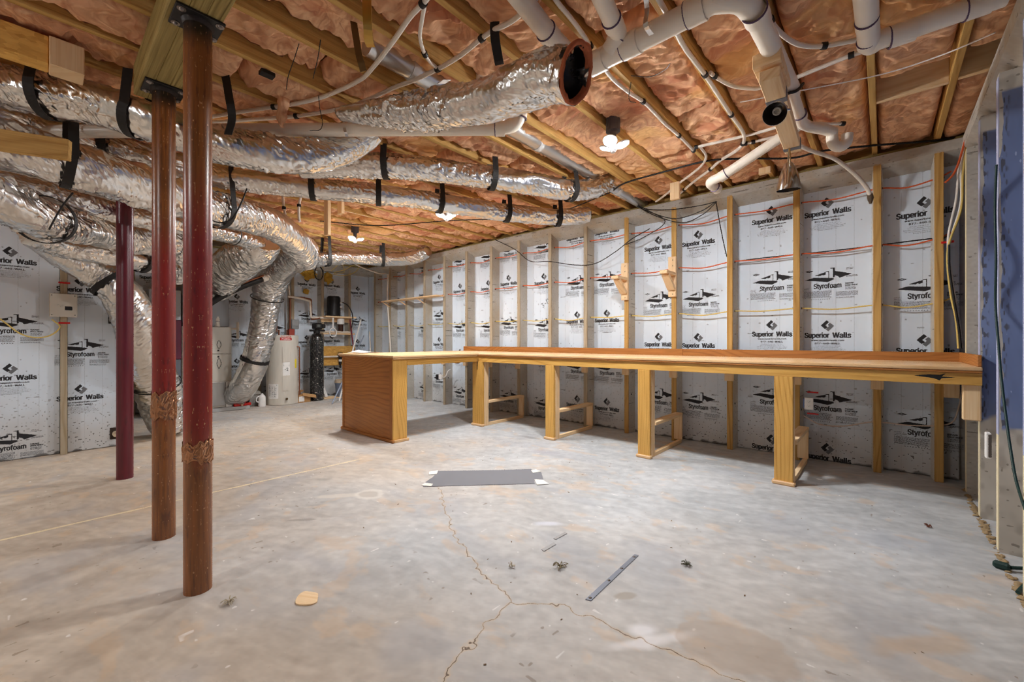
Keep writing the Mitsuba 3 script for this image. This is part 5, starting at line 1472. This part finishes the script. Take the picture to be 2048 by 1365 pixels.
# boards at the upper left
lv = thing('box_beam', 'pale strand board beam with a square block on its end, at the upper left', 'beam')
board('web', bx(-3.62, -3.50, -2.6, 0.04, 2.742, 2.898, 0.004), (0, 1, 0), OSB, lv)
board('end_block', bx(-3.63, -3.478, 0.041, 0.18, 2.736, 2.896, 0.004), (0, 0, 1), PINE, lv)
p0, p1 = at_depth(-60, 272, 2.35), at_depth(140, 302, 2.5)
m_ = beam(p0, p1, 0.038, 0.12, (0, 0, 1))
board('hanging_board', m_, p1 - p0, JOIST)
tag(list(scene)[-1], 'brown board slung under the ducts at the left edge', 'board')

# hanging block with two bell lamps
lb_ = thing('lamp_board', 'pale wooden block hung under the drain pipe, carrying two bell lamps', 'board')
A0, A1 = np.array([-0.462, 2.63, 2.64]), np.array([-0.500, 3.72, 2.62])
m_ = beam(A0, A1, 0.10, 0.06, (0, 0, 1))
board('board', m_, A1 - A0, PINE, lb_)
m_ = beam(A0 + [-0.01, -0.02, 0.085], A0 + [-0.012, 0.30, 0.085], 0.135, 0.075, (0, 0, 1))
board('upper_block', m_, (1, 0, 0), PINE, lb_)
for s in (0.24, 0.93):
    p = A0 + (A1 - A0) * s
    obj('grey_tape', frame_to(rbox(0.106, 0.05, 0.066, 0.002), p, unit(np.cross(A1 - A0, [0, 0, 1])), unit(A1 - A0), np.array([0, 0, 1.0])), paint(104, 104, 108, 0.5), lb_)
solo('suspension_wire', tube(np.array([A0 + [0, 0.05, 0.12], A0 + [-0.02, 0.02, ZJ - A0[2]]]), 0.003, 6), BLACK, 'thin wire that holds up the pale wooden lamp block', 'wire', smooth=True)


def bell(o, d, label, size=1.0):
    """A bell reflector clamp lamp: o is the crown, d the way the mouth faces."""
    k = thing('bell_lamp', label, 'lamp')
    s = size
    obj('reflector', turned([(0.020 * s, 0.0), (0.030 * s, 0.012 * s), (0.045 * s, 0.045 * s), (0.062 * s, 0.10 * s), (0.074 * s, 0.16 * s), (0.078 * s, 0.195 * s), (0.0765 * s, 0.1955 * s)], o, d, 40), 'chrome', k, smooth=40)
    obj('reflector_lining', turned([(0.076 * s, 0.195 * s), (0.072 * s, 0.16 * s), (0.060 * s, 0.105 * s), (0.042 * s, 0.048 * s), (0.018 * s, 0.012 * s)], o, d, 40), paint(66, 58, 50, 0.35, 0.6), k, smooth=40)  # inside of the bell, a separate surface darker than the outside
    obj('socket', turned([(0.0005, 0.02 * s), (0.02 * s, 0.02 * s), (0.022 * s, 0.08 * s), (0.028 * s, 0.085 * s), (0.028 * s, 0.12 * s), (0.020 * s, 0.122 * s), (0.018 * s, 0.09 * s), (0.0005, 0.085 * s)], o, d, 24), CREAM, k, smooth=35)
    o = np.asarray(o, float)
    d = unit(d)
    x = unit(np.cross(d, [0.3, 0.2, 1.0] if abs(d[2]) < 0.8 else [1, 0.3, 0]))
    pts = [o + d * 0.05 * s + x * 0.048 * s, o - d * 0.03 * s + x * 0.042 * s, o - d * 0.09 * s + x * 0.016 * s, o - d * 0.10 * s, o - d * 0.09 * s - x * 0.016 * s, o - d * 0.03 * s - x * 0.042 * s, o + d * 0.05 * s - x * 0.048 * s]
    obj('yoke', tube(spline(pts, 0.008), 0.0045, 8), paint(196, 172, 130, 0.2, 1.0), k, smooth=True)
    for sg in (-1, 1):
        p = o + d * 0.045 * s + x * 0.048 * s * sg
        obj('wing_screw', cyl(p, p + x * sg * 0.022, 0.006, 8), 'chrome', k, smooth=35)
    return k


bell(at_depth(1560, 216, 2.38), at_depth(1528, 254, 2.14) - at_depth(1560, 216, 2.38), 'dark unlit bell lamp clamped under the wooden block, its mouth facing the room', 0.76)
bell(at_depth(1578, 326, 3.02), at_depth(1577, 378, 3.04) - at_depth(1578, 326, 3.02), 'shiny unlit bell lamp hanging mouth down from the end of the wooden block', 0.98)
cable([at_depth(1556, 196, 2.6), at_depth(1580, 186, 2.56), at_depth(1594, 182, 2.56), at_depth(1606, 168, 2.6)], 'short black plug lead between the upper bell lamp and the joist', 0.009)

# fallen tuft and hanging wisps of insulation
C_ = spline([at_depth(566, 172, 3.0), at_depth(568, 200, 2.98), at_depth(563, 230, 2.97), at_depth(565, 256, 2.96)], 0.008)
m_ = tube(C_, np.interp(np.linspace(0, 1, len(C_)), [0, 0.4, 0.8, 1], [0.05, 0.035, 0.026, 0.004]), 18)
m_.vertices += (meshkit.fbm(m_.vertices * [40, 40, 18], 3, 3)[:, None] - 0.5) * 0.035
solo('insulation_tuft', m_, BATT, 'wisp of pale insulation hanging over the water tubes left of the middle', 'insulation', smooth=True)
for i, (pts, lb) in enumerate((([(598, 88), (588, 120), (576, 155), (573, 180)], 'bent wire batt support hanging left of the brown strap'), ([(641, 80), (636, 115), (626, 158)], 'straight wire batt support nearest the brown strap'), ([(637, 192), (640, 220), (645, 245), (640, 260), (620, 262)], 'hooked wire batt support in front of the horizontal drain pipe'), ([(1262, 165), (1258, 200), (1272, 206)], 'wire batt support below the big drain pipe'), ([(1262, 152), (1300, 154), (1330, 140), (1340, 128)], 'curved wire batt support between two joists by the big drain pipe'))):
    cable([at_z(a, b, 2.87 - 0.06 * j) for j, (a, b) in enumerate(pts)], lb, 0.0022, name='batt_wire', cat_='wire', ds=0.02)
for i, (x, y, w, h_, lb) in enumerate(((534, 146, 0.055, 0.04, 'small black square patch stuck on a joist right of the nearest column'),)):
    o = at_z(x, y, ZJ - 0.004)
    solo('black_tag', bx(o[0] - w / 2, o[0] + w / 2, o[1] - h_, o[1] + h_, o[2] - 0.02, o[2] + 0.003, 0.001), BLACK, lb, 'tag')
o = at_depth(888, 164, 2.62)
solo('white_tag', frame_to(rbox(0.05, 0.09, 0.004, 0.001), o, unit([1, 0.2, 0.2]), unit([-0.2, 0.9, 0.5]), unit(np.cross([1, 0.2, 0.2], [-0.2, 0.9, 0.5]))), WHITE, 'white flap above the open-ended duct', 'tag')

# sockets and boxes
so_ = thing('wall_outlet', 'white double socket on the stud under the bench, right of the nearest leg', 'outlet')
ox, oz = -0.59 + 0.045, 0.574
obj('box', bx(ox - 0.05, ox + 0.02, YB - 0.0, YB + 0.04, oz - 0.045, oz + 0.045, 0.003), paint(96, 110, 150, 0.5), so_)
obj('cover', bx(ox - 0.036, ox + 0.036, YB - 0.007, YB - 0.0005, oz - 0.058, oz + 0.058, 0.003), WHITE, so_)
for dz in (-0.02, 0.02):
    f_ = obj('socket_face', bx(ox - 0.017, ox + 0.017, YB - 0.0095, YB - 0.0072, oz + dz - 0.014, oz + dz + 0.014, 0.002), WHITE, so_)
    obj('slots', cat(bx(ox - 0.008, ox - 0.006, YB - 0.0101, YB - 0.0096, oz + dz - 0.002, oz + dz + 0.007, 0.0001), bx(ox + 0.006, ox + 0.008, YB - 0.0101, YB - 0.0096, oz + dz - 0.002, oz + dz + 0.006, 0.0001), bx(ox - 0.002, ox + 0.002, YB - 0.0101, YB - 0.0096, oz + dz - 0.009, oz + dz - 0.005, 0.0001)), BLACK, f_)
for z in (0.68, 0.47):
    solo('cable_tie', bx(-0.56, -0.47, YB + 0.0, YB + 0.012, z, z + 0.014, 0.002), RED, 'red plastic cable stacker on the stud ' + ('above' if z > 0.5 else 'below') + ' the double socket', 'clip')
pl_ = thing('plug_adapter', 'black plug-in adapter with its white box on the wall behind the bench return', 'adapter')
o = at_y(878, 755, YB - 0.01)
obj('body', bx(o[0] - 0.05, o[0] + 0.03, YB - 0.055, YB - 0.012, o[2] - 0.05, o[2] + 0.05, 0.01), BLACK, pl_)
obj('white_box', bx(o[0] + 0.031, o[0] + 0.11, YB - 0.05, YB - 0.002, o[2] - 0.04, o[2] + 0.05, 0.006), WHITE, pl_)
obj('lead', tube(spline([[o[0] + 0.11, YB - 0.03, o[2]], [o[0] + 0.2, YB - 0.02, o[2] + 0.02], [o[0] + 0.26, YB - 0.01, o[2] + 0.12], [o[0] + 0.33, YB - 0.01, o[2] + 0.16]], 0.02), 0.008, 8), WHITE, pl_, smooth=True)
bxm = thing('security_panel', 'cream square metal box mounted on the left wall stud', 'box')
obj('case', bx(XL + 0.001, XL + 0.07, 0.075, 0.275, 1.44, 1.68, 0.005), CREAM, bxm)
obj('door', bx(XL + 0.0705, XL + 0.076, 0.079, 0.271, 1.444, 1.676, 0.003), CREAM, bxm)
obj('nameplate', bx(XL + 0.0762, XL + 0.078, 0.185, 0.238, 1.51, 1.55, 0.0005), BLACK, bxm)
obj('lettering', placed(cat(text2d('S E C U R I T Y', 0.007, 0.06, 0, 0.012), text2d('PANEL', 0.005, 0.02, 0.02, 0.0)), [XL + 0.0768, 0.13, 1.545], (0, 1, 0), (0, 0, 1)), DARK, bxm)
for (y, z) in ((0.093, 1.46), (0.257, 1.46), (0.093, 1.66), (0.257, 1.66)):
    obj('screw', turned([(0.0005, 0.002), (0.004, 0.0015), (0.005, 0.0)], [XL + 0.076, y, z], (1, 0, 0), 8), BLACK, bxm)
cable([at_x(a, b, XL + 0.03) for a, b in ((-20, 625), (10, 646), (40, 668), (70, 676), (100, 672), (120, 655), (104, 640))], 'yellow cable drooping across the left foam board to the metal box', 0.0065, YELLOW)
for z in (1.79, 1.37):
    solo('cable_tie', bx(XL + 0.0005, XL + 0.012, 0.14, 0.225, z, z + 0.018, 0.002), RED, 'red plastic cable stacker ' + ('above' if z > 1.5 else 'below') + ' the metal box on the left wall', 'clip')
rc = thing('round_fitting', 'round pipe stub through a black plate on the left wall, higher of the two', 'fitting')
o = at_x(231, 636, XLP)
obj('plate', bx(XLP + 0.0005, XLP + 0.01, o[1] - 0.06, o[1] + 0.06, o[2] - 0.07, o[2] + 0.08, 0.01), BLACK, rc)
obj('stub', turned([(0.022, 0.0), (0.03, 0.0), (0.03, 0.05), (0.022, 0.05), (0.0005, 0.02)], [XLP + 0.01, o[1], o[2]], (1, 0, 0), 20), paint(150, 140, 124, 0.6), rc, smooth=35)
rc = thing('round_fitting', 'round pipe stub through a black plate low on the left wall', 'fitting')
o = at_x(232, 868, XLP)
obj('plate', bx(XLP + 0.0005, XLP + 0.01, o[1] - 0.05, o[1] + 0.05, o[2] - 0.06, o[2] + 0.07, 0.01), paint(52, 40, 32, 0.8), rc)
obj('stub', turned([(0.026, 0.0), (0.034, 0.0), (0.034, 0.04), (0.026, 0.04), (0.0005, 0.02)], [XLP + 0.01, o[1], o[2]], (1, 0, 0), 20), paint(186, 170, 146, 0.6), rc, smooth=35)

# right wall: low box, cord
bx_ = thing('junction_box', 'small white box low on the right wall behind the bench end', 'box')
obj('case', bx(XR - 0.012, XR + 0.012, 3.90, 3.95, 0.46, 0.62, 0.004), WHITE, bx_)
obj('cover', bx(XR - 0.002, XR + 0.012, 3.894, 3.8995, 0.47, 0.61, 0.001), paint(86, 78, 72, 0.6), bx_)  # dark side of the white box, laid on as a thin plate
ec = thing('extension_cord', 'dark green extension cord hanging on the right wall with its plug on the floor', 'cord')
P = [at_x(a, b, 0.474) for a, b in ((1993, 330), (1990, 420), (1992, 520), (1991, 610), (1997, 690), (2003, 760), (2014, 850), (2022, 905), (2033, 965), (2056, 1035), (2090, 1120))]
GREEN = paint(20, 50, 46, 0.5)
obj('cord', tube(spline(P, 0.03), 0.0055, 8), GREEN, ec, smooth=True)
q0 = at_z(2003, 1132, 0.02)
obj('plug_lead', tube(spline([[0.47, 3.02, 0.02], q0 + [0.12, 0.03, 0], q0 + [0.03, 0.0, 0]], 0.02), 0.009, 8), GREEN, ec, smooth=True)
obj('plug', frame_to(rbox(0.035, 0.06, 0.034, 0.008), q0, unit([0.3, 1, 0]), unit([-1, 0.3, 0]), np.array([0, 0, 1.0])), GREEN, ec)

# ---- things lying on the slab
def slab_poly(pts, h, z0=0.0):
    P = [at_z(a, b, 0.0)[:2] for a, b in pts]
    m = trimesh.creation.extrude_polygon(Polygon(P).buffer(0), h, engine='earcut')
    m.apply_translation([0, 0, z0])
    return m


solo('floor_mat', slab_poly([(875, 944), (1000, 942), (1063, 940), (1064, 946), (1082, 945), (1087, 962), (1068, 962), (1070, 969), (960, 972), (846, 975), (851, 966), (866, 956)], 0.004), paint(118, 118, 122, 0.85), 'flat dark grey patch in the middle of the floor', 'mat')  # grey patch on the slab, modelled as a thin raised sheet
for i, (pts, lb) in enumerate((([(1062, 943), (1072, 941), (1082, 945), (1066, 948)], 'scrap of white tape at the far right corner of the grey patch'), ([(1069, 961), (1086, 962), (1098, 970), (1074, 972)], 'scrap of white tape at the near right corner of the grey patch'), ([(858, 946), (876, 943), (874, 950), (858, 952)], 'scrap of white tape at the far left corner of the grey patch'), ([(843, 973), (850, 968), (866, 970), (862, 975)], 'scrap of white tape at the near left corner of the grey patch'))):
    solo('tape_scrap', slab_poly(pts, 0.002, 0.0042), paint(226, 222, 210, 0.7), lb, 'tape')
st = thing('metal_strip', 'long flat grey metal strip lying on the floor in front of the bench', 'strip')
obj('strip', slab_poly([(1269, 1111), (1277, 1113), (1182, 1204), (1171, 1201)], 0.004), paint(128, 132, 142, 0.5, 0.5), st)
for s in (0.06, 0.35, 0.62, 0.97):
    a, b = at_z(1273, 1112, 0), at_z(1177, 1202, 0)
    p = a + (b - a) * s
    obj('rivet', turned([(0.0005, 0.008), (0.006, 0.006), (0.008, 0.004)], p, n=10), paint(96, 90, 84, 0.4, 0.8), st, smooth=35)
for i, (pts, lb) in enumerate((([(1083, 1101), (1108, 1087), (1112, 1091), (1088, 1105)], 'short grey strip on the floor, the nearer of two small ones'), ([(1107, 1079), (1130, 1066), (1134, 1069), (1112, 1081)], 'short grey strip on the floor, the farther of two small ones'))):
    solo('metal_scrap', slab_poly(pts, 0.004), paint(158, 156, 154, 0.6), lb, 'strip')
cx_ = at_z(614, 1200, 0)
ov = [(cx_[0] + (0.062 + 0.006 * math.sin(3 * a)) * math.cos(a), cx_[1] + (0.044 + 0.005 * math.cos(4 * a)) * math.sin(a)) for a in np.linspace(0, 2 * math.pi, 26, endpoint=False)]
solo('wood_chip', trimesh.creation.extrude_polygon(Polygon(ov), 0.006, engine='earcut'), OSB, 'oval tan chip of wood on the floor right of the nearest column', 'chip', uv=None) if False else None
m_ = trimesh.creation.extrude_polygon(Polygon(ov), 0.006, engine='earcut')
k = board('wood_chip', m_, (1, 0.5, 0), PINE)
tag(k, 'oval tan chip of wood on the floor right of the nearest column', 'chip')


def tuft(px, py, r, label, mat, seed):
    rg = np.random.default_rng(seed)
    o = at_z(px, py, 0.0)
    ms = []
    for i in range(22):
        a, l_ = rg.uniform(0, 6.28), rg.uniform(0.5, 1) * r
        e = o + [math.cos(a) * l_, math.sin(a) * l_, rg.uniform(0.003, 0.02)]
        mid = (o + e) / 2 + [0, 0, rg.uniform(0.005, 0.02)]
        ms.append(tube(spline([o + [0, 0, 0.003], mid, e], 0.01), 0.0016, 4))
    return solo('dry_tuft', cat(*ms), mat, label, 'debris')


tuft(1121, 1136, 0.045, 'tuft of dry fibres on the floor left of the long metal strip', paint(120, 108, 78, 0.9), 1)
tuft(1373, 1133, 0.032, 'tuft of dry fibres on the floor right of the long metal strip', paint(84, 82, 62, 0.9), 2)
tuft(458, 1208, 0.035, 'tuft of pale fibres on the floor right of the foot of the nearest column', paint(176, 164, 140, 0.9), 3)
tuft(1856, 1056, 0.02, 'small brown leaf scrap on the floor near the right wall', paint(110, 62, 40, 0.9), 4)
tuft(1024, 1136, 0.02, 'small pale scrap on the floor below the crack', paint(200, 190, 170, 0.9), 5)
rg = np.random.default_rng(21)
ms = []
for i in range(90):
    x, y = rg.uniform(-5.5, 0.2), rg.uniform(0.9, 4.0)
    s = rg.uniform(0.002, 0.006)
    q = rbox(s * rg.uniform(1, 3), s, s * 0.5, 0.0005)
    q.apply_transform(trimesh.transformations.rotation_matrix(rg.uniform(0, 3), [0, 0, 1]))
    q.apply_translation([x, y, s * 0.25])
    ms.append(q)
kk = solo('floor_crumbs', cat(*ms), paint(112, 90, 68, 0.9), 'scattered tiny brown crumbs on the concrete floor', 'debris')
tag(kk, kind='stuff')
rg = np.random.default_rng(22)
ms = []
for i in range(240):
    y = rg.uniform(1.2, 4.9)
    s = rg.uniform(0.005, 0.016)
    q = trimesh.creation.icosphere(subdivisions=1, radius=s)
    q.vertices *= [1, 1.4, 0.5]
    q.vertices += (meshkit.noise(q.vertices * 60 + i, 2)[:, None] - 0.5) * s
    q.apply_translation([XR - 0.005 + rg.uniform(-0.012, 0.012), y, s * 0.3])
    ms.append(q)
kk = solo('wall_foot_rubble', cat(*ms), paint(150, 128, 96, 0.9), 'pale rubble and debris along the foot of the right wall', 'debris', smooth=True)
tag(kk, kind='stuff')

# thin straps and tubes round the ducts at the left
cable([at_depth(146, 386, 2.9), at_depth(128, 408, 2.9), at_depth(113, 432, 2.9), at_depth(98, 460, 2.9)], 'thin black strap end dangling beside the cinched silver duct', 0.005, name='thin_strap', cat_='strap')
cable([at_depth(494, 378, 3.75), at_depth(480, 412, 3.7), at_depth(462, 440, 3.72), at_depth(436, 446, 3.68), at_depth(416, 436, 3.6)], 'thin black wire looping under the trunk duct right of the nearest column', 0.006, name='thin_wire', cat_='wire')
for i, (pts, lb) in enumerate((([(565, 384), (567, 410), (571, 432), (578, 448)], 'white tube end hanging below the lower long duct, left of two'), ([(604, 384), (598, 412), (598, 436), (600, 444)], 'white tube end hanging below the lower long duct, right of two'))):
    C = spline([at_depth(a, b, 4.75) for a, b in pts], 0.02)
    C = np.vstack([[C[0][0], C[0][1], ZJ + 0.02], C])
    k = thing('water_tube', lb, 'tube')
    obj('tube', tube(C, 0.014, 10), PEX, k, smooth=True)
    obj('clip', turned([(0.014, -0.014), (0.021, -0.014), (0.021, 0.014), (0.014, 0.014)], C[len(C) // 2], (0, 0, 1), 14), BLACK, k, smooth=30)

o = at_x(2046, 312, 0.44)
m_ = bx(0.45, XR - 0.006, o[1] - 0.10, o[1] + 0.06, o[2] - 0.075, o[2] + 0.075, 0.012)
tag(board('wooden_block', m_, (1, 0, 0), NAILER), 'weathered wooden block fixed high on the right wall, cut by the picture edge', 'wood block')
